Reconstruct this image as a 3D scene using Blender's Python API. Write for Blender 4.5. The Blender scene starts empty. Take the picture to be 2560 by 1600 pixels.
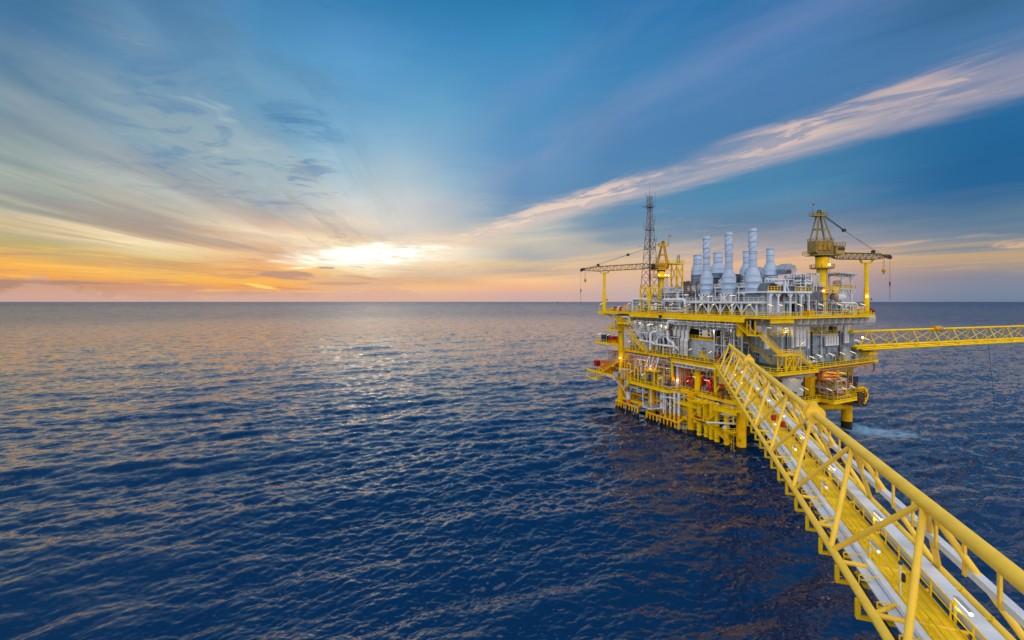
import bpy, math, random, numpy as np
from mathutils import Vector, Matrix
R = math.radians
random.seed(7)
scene = bpy.context.scene
col = scene.collection
H = 41.0                                    # eye height above the sea

# ------------------------------------------------------------------ node helper
class N:
    """tiny expression builder for shader math"""
    def __init__(s, nt, sock): s.nt, s.s = nt, sock
    def _m(s, op, *a, clamp=False):
        n = s.nt.nodes.new('ShaderNodeMath'); n.operation = op; n.use_clamp = clamp
        for i, v in enumerate((s,) + a):
            if isinstance(v, N): s.nt.links.new(v.s, n.inputs[i])
            else: n.inputs[i].default_value = v
        return N(s.nt, n.outputs[0])
    def __add__(s, o): return s._m('ADD', o)
    __radd__ = __add__
    def __sub__(s, o): return s._m('SUBTRACT', o)
    def __rsub__(s, o): return (s * -1.0) + o
    def __mul__(s, o): return s._m('MULTIPLY', o)
    __rmul__ = __mul__
    def __truediv__(s, o): return s._m('DIVIDE', o)
    def pow(s, o): return s._m('POWER', o)
    def max(s, o): return s._m('MAXIMUM', o)
    def min(s, o): return s._m('MINIMUM', o)
    def abs(s): return s._m('ABSOLUTE')
    def sqrt(s): return s._m('SQRT')
    def exp(s): return s._m('EXPONENT')
    def asin(s): return s._m('ARCSINE')
    def atan2(s, o): return s._m('ARCTAN2', o)
    def clamp(s): return s._m('ADD', 0.0, clamp=True)
    def step(s, a, b):                      # smoothstep from a to b
        n = s.nt.nodes.new('ShaderNodeMapRange'); n.interpolation_type = 'SMOOTHSTEP'
        s.nt.links.new(s.s, n.inputs[0]); n.inputs[1].default_value = a; n.inputs[2].default_value = b
        return N(s.nt, n.outputs[0])
    def gauss(s, c, w): 
        d = (s - c) * (1.0 / w); return (d * d * -1.0).exp()
    def ramp(s, stops, interp='EASE'):
        n = s.nt.nodes.new('ShaderNodeValToRGB'); n.color_ramp.interpolation = interp
        el = n.color_ramp.elements
        while len(el) < len(stops): el.new(0.5)
        for e, (p, c) in zip(el, stops):
            e.position = p; e.color = (*c, 1)
        s.nt.links.new(s.s, n.inputs[0]); return n.outputs[0]

def lin(r, g, b):
    f = lambda v: (v / 255 / 12.92) if v <= 10 else ((v / 255 + .055) / 1.055) ** 2.4
    return (f(r), f(g), f(b))

def mixc(nt, fac, a, b, mode='MIX'):
    n = nt.nodes.new('ShaderNodeMix'); n.data_type = 'RGBA'; n.blend_type = mode; n.clamp_factor = True
    for k, v in ((0, fac), (6, a), (7, b)):
        if isinstance(v, N): nt.links.new(v.s, n.inputs[k])
        elif isinstance(v, bpy.types.NodeSocket): nt.links.new(v, n.inputs[k])
        elif k == 0: n.inputs[0].default_value = v
        else: n.inputs[k].default_value = (*v, 1)
    return n.outputs[2]

def combine(nt, x, y, z):
    n = nt.nodes.new('ShaderNodeCombineXYZ')
    for i, v in enumerate((x, y, z)):
        if isinstance(v, N): nt.links.new(v.s, n.inputs[i])
        else: n.inputs[i].default_value = v
    return n.outputs[0]

def noise(nt, vec, scale=1.0, detail=4, rough=.55, dist=0.0, color=False):
    n = nt.nodes.new('ShaderNodeTexNoise'); n.inputs['Scale'].default_value = scale
    n.inputs['Detail'].default_value = detail; n.inputs['Roughness'].default_value = rough
    n.inputs['Distortion'].default_value = dist
    nt.links.new(vec, n.inputs['Vector'])
    return n.outputs['Color'] if color else N(nt, n.outputs['Fac'])

# ------------------------------------------------------------------ materials
MAT = {}
def paint(name, rgb, rough=.45, wear=.25, wearcol=(.16, .07, .03), metal=0.0, var=.25, streak=True, spec=.4):
    m = bpy.data.materials.new(name); m.use_nodes = True; nt = m.node_tree
    b = nt.nodes['Principled BSDF']
    tc = nt.nodes.new('ShaderNodeTexCoord')
    mp = nt.nodes.new('ShaderNodeMapping'); mp.inputs['Scale'].default_value = (1, 1, .22 if streak else 1)
    nt.links.new(tc.outputs['Object'], mp.inputs[0])
    n1 = noise(nt, mp.outputs[0], 1.7, 6, .65)
    n2 = noise(nt, tc.outputs['Object'], .6, 3, .5)
    n3 = noise(nt, mp.outputs[0], 9, 3, .6)
    dark = tuple(c * (1 - var) for c in rgb); lite = tuple(min(1, c * (1 + var * .35)) for c in rgb)
    c0 = mixc(nt, n2.step(.3, .7), dark, lite)
    msk = (n1.step(.62 - wear * .12, .76 - wear * .12) * .75 + n3.step(.66, .8) * .3) * min(1, wear * 2.2)
    c1 = mixc(nt, msk, c0, wearcol)
    nt.links.new(c1, b.inputs['Base Color'])
    rr = n1 * .3 + (rough - .15)
    nt.links.new(rr.s, b.inputs['Roughness'])
    b.inputs['Metallic'].default_value = metal
    b.inputs['Specular IOR Level'].default_value = spec
    MAT[name] = m; return m

def glow(name, rgb, strength):
    m = bpy.data.materials.new(name); m.use_nodes = True; nt = m.node_tree
    b = nt.nodes['Principled BSDF']; b.inputs['Base Color'].default_value = (.8, .8, .75, 1)
    b.inputs['Emission Color'].default_value = (*rgb, 1); b.inputs['Emission Strength'].default_value = strength
    MAT[name] = m; return m

def corrug(name, rgb, pitch=.55, axis=0, depth=.0):
    m = paint(name, rgb, .5, .12, (.2, .13, .09)); return m

paint('yellow', (.92, .635, .004), .5, .14, (.32, .13, .02), spec=.1, var=.12)
paint('yellow_worn', (.84, .49, .003), .55, .5, (.13, .055, .02), spec=.1, var=.15)
paint('yellow_bridge', (.95, .655, .07), .45, .14, (.45, .22, .05), spec=.15, var=.10)
paint('yellow_dark', (.56, .31, .012), .5, .3)
paint('khaki_dark', (.25, .19, .05), .5, .25)
paint('boom_brown', (.20, .16, .06), .5, .25)
paint('khaki', (.40, .30, .07), .5, .28)
paint('white', (.70, .79, .89), .42, .12, (.36, .27, .2), var=.12)
paint('ochre_lamplit', (.30, .17, .03), .6, .4)  # orange lamplight on the lower walls put into the colour
paint('stack_white', (.35, .49, .69), .42, .06, (.45, .42, .38), var=.10)
paint('grey', (.31, .41, .52), .45, .12, (.2, .17, .15))
paint('lightgrey', (.46, .52, .58), .45, .18, (.25, .2, .17))
paint('deep_shade', (.05, .04, .022), .7, .2)  # colour stands in for the shade deep between the decks
paint('slate', (.10, .14, .19), .5, .2)
paint('steel', (.38, .38, .37), .35, .2, (.2, .14, .1), metal=.6)
paint('black', (.02, .02, .022), .5, .1, (.05, .04, .03))
paint('deckgreen', (.035, .085, .05), .7, .5, (.12, .09, .05), streak=False)
paint('grating', (.22, .2, .14), .6, .4)
paint('red', (.42, .015, .02), .4, .12, (.12, .02, .015))
paint('orange', (.78, .22, .02), .45, .15)
paint('blue', (.015, .06, .17), .5, .15, (.03, .04, .05))
paint('pink', (.58, .42, .38), .5, .2, (.3, .2, .16))
paint('fouling', (.018, .016, .012), .8, .5, (.12, .08, .02))
paint('rust', (.17, .075, .03), .7, .4, (.06, .03, .02))
paint('tarp', (.01, .035, .10), .45, .1, (.02, .03, .05))
paint('glass', (.02, .03, .04), .08, .0)
paint('brown', (.09, .05, .035), .5, .1)
paint('signwhite', (.8, .8, .78), .5, .05)
paint('walkyellow', (.90, .62, .003), .55, .15, (.38, .22, .03), streak=False)
paint('mast_red', (.11, .05, .055), .5, .2)
paint('mast_grey', (.17, .19, .22), .5, .25)
paint('cabin_blue', (.40, .49, .60), .5, .15, (.2, .16, .13))
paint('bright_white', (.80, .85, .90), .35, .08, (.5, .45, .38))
paint('rustpipe', (.20, .11, .065), .55, .4); paint('slatepipe', (.10, .105, .12), .4, .15); paint('pinkpipe', (.66, .50, .42), .45, .15)
paint('redpipe', (.24, .025, .03), .45, .2); paint('orange_y', (.78, .30, .01), .45, .2)
paint('concrete', (.42, .38, .33), .7, .3)
glow('tube_light', (1.0, .84, .52), 1.7)
glow('tube_warm', (1.0, .62, .28), 9.0)
glow('flood', (1.0, .42, .10), 16.0)
glow('amber', (1.0, .30, .05), 18.0)

# ------------------------------------------------------------------ mesh builder
class MB:
    def __init__(s): s.v, s.f, s.sm = [], [], []
    def add(s, vs, fs, smooth=False):
        o = len(s.v); s.v += [tuple(v) for v in vs]
        s.f += [tuple(i + o for i in f) for f in fs]; s.sm += [smooth] * len(fs); return s
    def box(s, x0, x1, y0, y1, z0, z1):
        vs = [(x, y, z) for z in (z0, z1) for y in (y0, y1) for x in (x0, x1)]
        return s.add(vs, [(0, 2, 3, 1), (4, 5, 7, 6), (0, 1, 5, 4), (2, 6, 7, 3), (0, 4, 6, 2), (1, 3, 7, 5)])
    def cbox(s, c, d): return s.box(c[0]-d[0]/2, c[0]+d[0]/2, c[1]-d[1]/2, c[1]+d[1]/2, c[2]-d[2]/2, c[2]+d[2]/2)
    def prism(s, pts, axis, lo, hi):
        """polygon (2-D pts) extruded along axis 0/1/2"""
        n = len(pts)
        def mk(p, t):
            return ((t, p[0], p[1]), (p[0], t, p[1]), (p[0], p[1], t))[axis]
        vs = [mk(p, lo) for p in pts] + [mk(p, hi) for p in pts]
        fs = [tuple(range(n))[::-1], tuple(range(n, 2 * n))] + [(i, (i + 1) % n, n + (i + 1) % n, n + i) for i in range(n)]
        return s.add(vs, fs)
    def beam(s, p, q, w, h=None, up=(0, 0, 1)):
        h = h or w; p, q = Vector(p), Vector(q); d = (q - p)
        if d.length < 1e-6: return s
        d.normalize(); u = Vector(up)
        if abs(d.dot(u)) > .99: u = Vector((0, 1, 0))
        x = d.cross(u).normalized(); y = x.cross(d)
        vs = [e + x * a * w / 2 + y * b * h / 2 for e in (p, q) for a, b in ((-1, -1), (1, -1), (1, 1), (-1, 1))]
        return s.add(vs, [(0, 1, 2, 3), (7, 6, 5, 4), (0, 4, 5, 1), (1, 5, 6, 2), (2, 6, 7, 3), (3, 7, 4, 0)])
    def tube(s, p, q, r, r2=None, n=8, cap=True):
        r2 = r if r2 is None else r2; p, q = Vector(p), Vector(q); d = (q - p).normalized()
        u = Vector((0, 0, 1)) if abs(d.z) < .95 else Vector((1, 0, 0))
        x = d.cross(u).normalized(); y = x.cross(d)
        vs = [e + (x * math.cos(2*math.pi*i/n) + y * math.sin(2*math.pi*i/n)) * rr for e, rr in ((p, r), (q, r2)) for i in range(n)]
        s.add(vs, [(i, (i+1) % n, n + (i+1) % n, n + i) for i in range(n)], True)
        if cap: s.add(vs, [tuple(range(n))[::-1], tuple(range(n, 2*n))])
        return s
    def sweep(s, pts, r, n=8, cap=True):
        pts = [Vector(p) for p in pts]; m = len(pts); rings = []; x = None
        for i, p in enumerate(pts):
            d = (pts[min(i+1, m-1)] - pts[max(i-1, 0)]).normalized()
            if x is None:
                u = Vector((0, 0, 1)) if abs(d.z) < .9 else Vector((1, 0, 0)); x = d.cross(u).normalized()
            else: x = (x - d * x.dot(d)).normalized()
            y = x.cross(d)
            rings.append([p + (x*math.cos(2*math.pi*k/n) + y*math.sin(2*math.pi*k/n)) * r for k in range(n)])
        vs = [v for g in rings for v in g]
        fs = [(i*n+k, i*n+(k+1) % n, (i+1)*n+(k+1) % n, (i+1)*n+k) for i in range(m-1) for k in range(n)]
        s.add(vs, fs, True)
        if cap: s.add(vs, [tuple(range(n))[::-1], tuple(range((m-1)*n, m*n))])
        return s
    def pipe(s, pts, r, n=8, bend=None, seg=4, flanges=True):
        """pipe run with swept elbows and flange rings"""
        bend = bend or r * 2.6; pts = [Vector(p) for p in pts]; out = [pts[0]]
        for i in range(1, len(pts)-1):
            a, b, c = pts[i-1], pts[i], pts[i+1]; d1 = (a-b); d2 = (c-b)
            k = min(bend, d1.length*.48, d2.length*.48); p1 = b + d1.normalized()*k; p2 = b + d2.normalized()*k
            for j in range(seg+1):
                t = j/seg; out.append(p1*(1-t)**2 + b*2*t*(1-t) + p2*t*t)
        out.append(pts[-1]); s.sweep(out, r, n)
        if flanges:
            for i in range(len(pts)-1):
                L = (pts[i+1]-pts[i]).length
                if L > 2.2:
                    d = (pts[i+1]-pts[i])/L
                    for t in (.28, .74): 
                        c = pts[i] + d*L*t; s.tube(c - d*.07, c + d*.07, r*1.45, n=n)
        return s
    def lathe(s, c, prof, n=24, cap=True):
        c = Vector(c); m = len(prof)
        vs = [c + Vector((r*math.cos(2*math.pi*k/n), r*math.sin(2*math.pi*k/n), z)) for r, z in prof for k in range(n)]
        s.add(vs, [(i*n+k, i*n+(k+1) % n, (i+1)*n+(k+1) % n, (i+1)*n+k) for i in range(m-1) for k in range(n)], True)
        if cap: s.add(vs, [tuple(range(n))[::-1], tuple(range((m-1)*n, m*n))])
        return s
    def sphere(s, c, r, n=10, sz=1.0):
        pr = [(r*math.sin(math.pi*i/6)+1e-4, -r*sz*math.cos(math.pi*i/6)) for i in range(7)]
        return s.lathe(c, pr, n)
    def helix(s, c, r, z0, z1, pitch, ph, w=.16, t=.05, n=18):
        k = max(4, int((z1-z0)/pitch*n)); vs = []
        for i in range(k+1):
            z = z0+(z1-z0)*i/k; a = ph+2*math.pi*(z-z0)/pitch
            for rr, dz in ((r*.98, -t), (r+w, -t), (r+w, t), (r*.98, t)):
                vs.append((c[0]+rr*math.cos(a), c[1]+rr*math.sin(a), c[2]+z+dz))
        fs = [(i*4+j, i*4+(j+1) % 4, i*4+4+(j+1) % 4, i*4+4+j) for i in range(k) for j in range(4)]
        return s.add(vs, fs)
    def ring(s, c, r, rr, n=16): 
        pts = [(c[0]+r*math.cos(2*math.pi*i/n), c[1]+r*math.sin(2*math.pi*i/n), c[2]) for i in range(n+1)]
        return s.sweep(pts, rr, 5, False)
    def rail(s, pts, h=1.1, sp=1.7, r=.05, toe=True, mid=True, closed=False):
        pts = [Vector(p) for p in pts]
        if closed: pts.append(pts[0])
        for a, b in zip(pts, pts[1:]):
            L = (b-a).length
            if L < .05: continue
            k = max(1, round(L/sp))
            for i in range(k+1):
                p = a + (b-a)*(i/k); s.beam(p, p + Vector((0, 0, h)), r*2)
            up = Vector((0, 0, h)); s.beam(a+up, b+up, r*2.2)
            if mid: s.beam(a+up*.52, b+up*.52, r*1.7)
            if toe: s.beam(a+Vector((0, 0, .08)), b+Vector((0, 0, .08)), .02, .16)
        return s
    def stair(s, p, q, side, w=.9, tread=.26):
        """two stringers and treads from p (top) to q (bottom); side = unit vector across"""
        p, q, sd = Vector(p), Vector(q), Vector(side).normalized()
        for k in (-w/2, w/2): s.beam(p+sd*k, q+sd*k, .07, .32)
        k = max(3, int(abs(p.z-q.z)/tread))
        run = Vector((q.x-p.x, q.y-p.y, 0)); run.normalize()
        for i in range(1, k):
            c = p+(q-p)*(i/k); s.beam(c-sd*w/2, c+sd*w/2, .24, .04, up=(0, 0, 1))
        return s
    def stairrail(s, p, q, side, w=.9, h=1.05):
        p, q, sd = Vector(p), Vector(q), Vector(side).normalized(); up = Vector((0, 0, h))
        for k in (-w/2-.04, w/2+.04):
            s.beam(p+sd*k+up, q+sd*k+up, .08); s.beam(p+sd*k+up*.5, q+sd*k+up*.5, .06)
            m = max(2, int((q-p).length/1.6))
            for i in range(m+1):
                c = p+(q-p)*(i/m)+sd*k; s.beam(c, c+up, .07)
        return s
    def ladder(s, p, q, side=(1, 0, 0), w=.5):
        p, q, sd = Vector(p), Vector(q), Vector(side)
        for k in (-w/2, w/2): s.beam(p+sd*k, q+sd*k, .06)
        m = int((q-p).length/.35)
        for i in range(1, m): c = p+(q-p)*(i/m); s.beam(c-sd*w/2, c+sd*w/2, .035)
        return s
    def lattice(s, a, b, wa, wb, n, ra=.08, rb=.04, up=(0, 0, 1), tri=False):
        """square lattice girder from a to b with widths wa, wb (w,h)"""
        a, b = Vector(a), Vector(b); d = (b-a).normalized(); u = Vector(up)
        x = d.cross(u).normalized(); y = x.cross(d); L = []
        for i in range(n+1):
            t = i/n; c = a+(b-a)*t; w = wa[0]+(wb[0]-wa[0])*t; h = wa[1]+(wb[1]-wa[1])*t
            L.append([c+x*w/2*i1+y*h/2*j1 for i1, j1 in ((-1, -1), (1, -1), (1, 1), (-1, 1))])
        for k in range(4):
            for i in range(n): s.beam(L[i][k], L[i+1][k], ra*2)
        for i in range(n):
            for k in range(4):
                k2 = (k+1) % 4
                if i % 2: s.beam(L[i][k], L[i+1][k2], rb*2)
                else: s.beam(L[i][k2], L[i+1][k], rb*2)
                s.beam(L[i][k], L[i][k2], rb*2)
        return s
    def wallrib(s, p, q, z0, z1, pitch=.6, d=.12, out=(0, -1)):
        """corrugated (container profile) wall panel from p to q (2-D)"""
        L = math.hypot(q[0]-p[0], q[1]-p[1]); k = max(2, int(L/pitch)); ex, ey = (q[0]-p[0])/L, (q[1]-p[1])/L
        prof = []
        for i in range(k):
            for t, o in ((.0, 0), (.12, d), (.5, d), (.62, 0)): prof.append(((i+t)*L/k, o))
        prof.append((L, 0))
        vs = []
        for t, o in prof:
            x, y = p[0]+ex*t+out[0]*o, p[1]+ey*t+out[1]*o; vs += [(x, y, z0), (x, y, z1)]
        return s.add(vs, [(2*i, 2*i+2, 2*i+3, 2*i+1) for i in range(len(prof)-1)])

class Frame:
    def __init__(s, ox, oy, oz, yaw): s.o = Vector((ox, oy, oz)); s.yaw = yaw; s.m = Matrix.Rotation(yaw, 4, 'Z')
    def w(s, p): return s.o + (s.m @ Vector(p))
FW = Frame(0, 0, 0, 0)
FP = Frame(62.6, 118.0, 0, R(23.5))         # platform: x along its right face, y along its left face

def mesh(name, mb, mat, base=(0, 0, 0)):
    me = bpy.data.meshes.new(name)
    bx, by, bz = base
    me.from_pydata([(x-bx, y-by, z-bz) for x, y, z in mb.v], [], mb.f)
    me.polygons.foreach_set('use_smooth', mb.sm)
    me.materials.append(MAT[mat] if isinstance(mat, str) else mat); me.update()
    return me
def tagp(o, label=None, cat=None, group=None, kind=None):
    for k, v in (('label', label), ('category', cat), ('group', group), ('kind', kind)):
        if v: o[k] = v
    return o
def thing(name, label, cat, fr=FP, base=(0, 0, 0), group=None):
    o = bpy.data.objects.new(name, None); o.empty_display_size = .3; col.objects.link(o)
    o.location = fr.w(base); o.rotation_euler = (0, 0, fr.yaw); tagp(o, label, cat, group)
    BASE[o.name] = (fr, Vector(base)); return o
BASE = {}
def part(parent, name, mb, mat, label=None):
    fr, base = BASE[parent.name]
    o = bpy.data.objects.new(name, mesh(name, mb, mat, base)); col.objects.link(o); o.parent = parent
    BASE[o.name] = (fr, base)
    if label: o['label'] = label
    return o
def solo(name, label, cat, mb, mat, fr=FP, base=None, group=None, kind=None):
    if base is None:
        n = len(mb.v); base = (sum(v[0] for v in mb.v)/n, sum(v[1] for v in mb.v)/n, min(v[2] for v in mb.v))
    o = bpy.data.objects.new(name, mesh(name, mb, mat, base)); col.objects.link(o)
    o.location = fr.w(base); o.rotation_euler = (0, 0, fr.yaw); tagp(o, label, cat, group, kind)
    BASE[o.name] = (fr, Vector(base)); return o
def dup(root, fr, base, label, rot=0.0):
    c = root.copy(); col.objects.link(c); c.location = fr.w(base); c.rotation_euler = (0, 0, fr.yaw+rot); c['label'] = label
    for ch in list(root.children):
        d = ch.copy(); col.objects.link(d); d.parent = c
        for g in list(ch.children):
            e = g.copy(); col.objects.link(e); e.parent = d
    return c
def lamp(fr, p, rgb, power, r=.25):
    l = bpy.data.lights.new('lamp_glow', 'POINT'); l.energy = power; l.color = rgb; l.shadow_soft_size = r
    o = bpy.data.objects.new('lamp_glow', l); o.location = fr.w(p); col.objects.link(o); return o
# ------------------------------------------------------------------ camera
cam = bpy.data.cameras.new('camera'); cam.sensor_width = 36.0; cam.lens = 36.0*1080/2560
cam.shift_y = -46/2560; cam.clip_start = .3; cam.clip_end = 400000
camo = bpy.data.objects.new('camera', cam); camo.location = (0, 0, H); camo.rotation_euler = (R(90), 0, 0)
col.objects.link(camo); scene.camera = camo
scene.render.engine = 'CYCLES'
scene.view_settings.view_transform = 'Standard'; scene.view_settings.look = 'None'
scene.view_settings.exposure = 0; scene.view_settings.gamma = 1; scene.view_settings.use_curve_mapping = False
scene.cycles.max_bounces = 6; scene.cycles.diffuse_bounces = 2; scene.cycles.glossy_bounces = 3
scene.cycles.sample_clamp_indirect = 6

# ------------------------------------------------------------------ sky
SUN_AZ, SUN_EL = R(-20.0), R(5.0)           # azimuth from +Y towards +X
w = bpy.data.worlds.new('World'); scene.world = w; w.use_nodes = True; nt = w.node_tree
bg = nt.nodes['Background']
tc = nt.nodes.new('ShaderNodeTexCoord'); sx = nt.nodes.new('ShaderNodeSeparateXYZ'); nt.links.new(tc.outputs['Generated'], sx.inputs[0])
dx, dy, dz = (N(nt, sx.outputs[i]) for i in range(3))
el = dz.max(0.0).asin() * (180/math.pi)              # elevation, degrees
az = dx.atan2(dy) * (180/math.pi)                    # azimuth, degrees
zc = dz.max(0.004)
U, V = dx/zc, dy/zc                                  # position on a flat cloud layer
rot = lambda a: (U*math.cos(R(a)) - V*math.sin(R(a)), U*math.sin(R(a)) + V*math.cos(R(a)))
q1, p1 = rot(-30.2)                                  # across / along the streaks (they run off to azimuth -30)
q2, p2 = rot(-11.0)
# evening sky read as columns of colour: azimuth -> [(rows down a 1512-high strip of the horizon view, r, g, b)]
COLS = {
-49: [(0,64,120,160),(150,80,125,165),(300,85,128,160),(450,82,125,155),(550,92,130,155),(650,112,138,155),(750,118,145,155),(850,128,150,152),(920,162,172,160),(960,142,150,150),(1005,184,178,154),(1040,150,160,150),(1080,152,155,140),(1110,212,190,148),(1160,190,180,132),(1210,186,172,118),(1270,238,180,96),(1320,248,180,86),(1370,238,165,92),(1400,215,150,108),(1420,165,135,122),(1450,200,148,130),(1495,185,155,150)],
-40: [(0,78,135,180),(150,105,150,185),(300,112,150,180),(450,108,150,182),(550,125,160,180),(700,130,163,180),(800,125,155,175),(900,150,155,165),(980,178,185,182),(1060,165,160,155),(1120,185,165,145),(1180,195,165,135),(1215,253,228,182),(1245,235,215,165),(1280,225,200,140),(1320,208,160,108),(1350,243,190,106),(1390,244,180,90),(1420,208,150,118),(1450,215,160,130),(1495,205,165,155)],
-30: [(0,75,140,185),(200,90,155,200),(330,105,160,195),(450,118,165,195),(560,108,160,192),(700,115,160,190),(800,150,180,195),(900,155,180,190),(1000,165,175,180),(1080,175,170,165),(1130,210,185,165),(1190,252,226,190),(1230,218,178,146),(1280,238,192,143),(1330,232,172,118),(1370,240,176,100),(1400,248,184,92),(1430,245,165,84),(1460,205,160,142),(1495,210,170,155)],
-20: [(0,60,135,185),(150,85,150,200),(300,100,165,210),(450,105,165,205),(600,125,180,215),(700,135,185,215),(800,155,195,215),(880,165,195,210),(960,190,205,212),(1050,215,215,212),(1110,232,212,190),(1160,205,188,170),(1200,228,198,160),(1240,255,240,208),(1290,255,255,244),(1330,255,245,212),(1360,240,210,162),(1390,218,178,145),(1440,225,180,150),(1495,215,175,160)],
-10: [(0,50,130,180),(200,70,145,195),(350,85,155,200),(500,105,167,205),(650,120,172,205),(750,128,174,205),(900,148,184,205),(1000,176,192,203),(1070,182,188,192),(1150,205,195,185),(1200,240,215,180),(1250,250,236,212),(1290,252,232,196),(1330,235,205,165),(1370,215,185,160),(1400,218,176,138),(1430,245,190,140),(1460,225,180,155),(1495,215,175,160)],
2: [(0,50,130,180),(200,65,145,195),(400,86,150,200),(600,85,150,195),(750,92,150,196),(850,105,150,192),(950,105,145,185),(1050,130,158,180),(1110,162,178,185),(1180,212,200,182),(1240,190,185,175),(1280,172,174,175),(1320,215,190,155),(1350,190,170,155),(1390,250,200,145),(1430,238,180,143),(1460,215,175,160),(1495,200,170,170)],
15: [(0,48,124,180),(400,72,140,190),(700,82,134,182),(850,86,136,178),(1000,90,140,176),(1100,106,140,170),(1180,142,156,168),(1250,185,175,165),(1290,220,190,155),(1350,224,186,154),(1400,218,182,160),(1495,186,168,172)],
31.5: [(0,50,120,175),(150,62,124,180),(300,76,132,184),(450,82,130,180),(700,74,128,172),(820,72,130,172),(900,78,136,174),(1000,90,138,172),(1060,98,130,162),(1120,116,136,160),(1180,144,148,160),(1230,165,160,165),(1280,200,170,155),(1310,228,185,142),(1350,212,172,148),(1400,196,162,156),(1495,162,152,168)],
48.5: [(0,62,110,152),(100,72,120,165),(200,78,126,172),(400,60,114,162),(550,40,105,155),(700,35,100,150),(850,40,100,150),(950,66,110,150),(1050,85,120,150),(1150,110,130,150),(1210,132,140,150),(1250,190,163,128),(1280,188,160,132),(1320,165,150,140),(1370,137,136,150),(1430,125,135,155),(1495,115,130,155)]}
def shear(a): return 1 + .022*max(0, -30-a)
wl = noise(nt, combine(nt, q2*.75, p2*.12, 8.0), 1.0, 5, .55, .3) - .5      # long strands running to the horizon
wr = noise(nt, combine(nt, q1*.9, p1*.16, 2.0), 1.0, 5, .55, .3) - .5
wf = noise(nt, combine(nt, az*.07, el*.55, 3.0), 1.0, 6, .6, .6) - .5         # flat low strata
lft = az.step(4.0, -18.0)
warp = (wl*lft + wr*(1.0 - lft))*(el*.55).min(6.0) + wf*(el*.32).min(2.6)
sh = ((az*-1.0) - 30.0).max(0.0)*.022 + 1.0
es = ((el + warp)/sh).max(0.0)
azw = az + wf*6.0*el.step(1.0, 5.0)
sky = None; prev = None
for a, rows in COLS.items():
    st = []
    for ys, r_, g_, b_ in rows[::-1]:
        e = math.degrees(math.atan((754-ys*.5026)/1080*math.cos(R(a))))/shear(a)
        st.append((max(0, e)/45., lin(r_, g_, b_)))
    st.append((1.0, lin(44, 112, 172)))
    c = (es*(1/45.)).ramp(st, 'LINEAR')
    if sky is None: sky = c
    else: sky = mixc(nt, azw.step(prev, a), sky, c)
    prev = a
back = (az + 0.0).abs().step(62, 110)
# mackerel ripples and small dark scraps high on the left
mk = noise(nt, combine(nt, U*2.2, V*2.6, 5.0), 1.0, 6, .62, .5)
mm = az.step(-50.0, -38.0)*az.step(-18.0, -27.0)*el.step(9.0, 14.0)*el.step(27., 20.)
sky = mixc(nt, mm*mk.step(.50, .62)*.75, sky, lin(74, 130, 176))
sky = mixc(nt, mm*mk.step(.45, .33)*.6, sky, lin(176, 196, 205))
vl = noise(nt, combine(nt, q2*.8 + wl*1.5, p2*.35, 1.0), 1.0, 6, .6, .5)
vm = az.step(-8.0, -26.0)*el.step(4.5, 9.0)
sky = mixc(nt, vm*vl.step(.50, .68)*.30, sky, lin(176, 186, 190))
sky = mixc(nt, vm*vl.step(.48, .32)*.30, sky, lin(92, 122, 152))
strand = az.step(-8., -26.)*el.step(3.6, 6.5)*el.step(26., 14.)
sky = mixc(nt, strand*wl.step(.01, .13)*.62, sky, (el*(1/26.)).ramp([(.15, lin(190, 158, 134)), (.4, lin(150, 150, 148)), (.7, lin(112, 134, 150)), (1, lin(84, 122, 156))], 'LINEAR'))
sky = mixc(nt, strand*wl.step(-.05, -.17)*.42, sky, (el*(1/26.)).ramp([(.15, lin(255, 226, 180)), (.4, lin(196, 196, 182)), (1, lin(140, 172, 190))], 'LINEAR'))
fib = noise(nt, combine(nt, q2*2.6 + wl*2.2, p2*.22, 12.0), 1.0, 6, .62, .4) - .5     # fine fibres inside the strands
fibm = az.step(-10.0, -28.0)*el.step(3.5, 7.0)*el.step(26., 9.)
sky = mixc(nt, fibm*fib.step(.02, .17)*.5, sky, (el*(1/30.)).ramp([(.12, lin(178, 152, 136)), (.35, lin(140, 146, 150)), (.65, lin(98, 126, 152)), (1, lin(66, 112, 156))], 'LINEAR'))
sky = mixc(nt, fibm*fib.step(-.03, -.18)*.4, sky, (el*(1/30.)).ramp([(.12, lin(252, 224, 184)), (.35, lin(196, 200, 192)), (.65, lin(152, 182, 198)), (1, lin(108, 160, 200))], 'LINEAR'))
# the broad pale streak that climbs to the right, and its fainter twins
fine = noise(nt, combine(nt, q1*4.2 + p1*.9, p1*1.7 - q1*1.2, 1.0), 1.0, 6, .62, .5)
fin2 = noise(nt, combine(nt, q1*1.6, p1*.5, 7.0), 1.0, 4, .6, .5)
qq = q1 + wr*.30 + (fine-.5)*.42
climb = az.step(-20.0, -2.0)*el.step(3.5, 8.5)
scol = (el*(1/40)).ramp([(0, lin(250, 222, 188)), (.25, lin(222, 200, 188)), (.45, lin(200, 182, 186)), (.7, lin(178, 162, 172)), (1, lin(176, 156, 166))], 'LINEAR')
pcol = (el*(1/40)).ramp([(0, lin(255, 230, 194)), (.3, lin(236, 210, 192)), (.6, lin(214, 184, 178)), (1, lin(206, 168, 160))], 'LINEAR')
body = qq.step(2.36, 2.72)*qq.step(3.42, 2.92)
sky = mixc(nt, climb*body*(fin2.step(.30, .62)*.50 + .20), sky, scol)
core = qq.step(2.46, 2.68)*qq.step(3.06, 2.86)
sky = mixc(nt, climb*core*(fine.step(.47, .54)*.8+.15)*fin2.step(.36, .48)*.9, sky, pcol)
sky = mixc(nt, qq.gauss(1.62, .22)*climb*fin2.step(.3, .62)*.34, sky, lin(150, 160, 196))
sky = mixc(nt, qq.gauss(1.15, .14)*climb*fin2.step(.4, .7)*.20, sky, lin(140, 158, 198))
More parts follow.
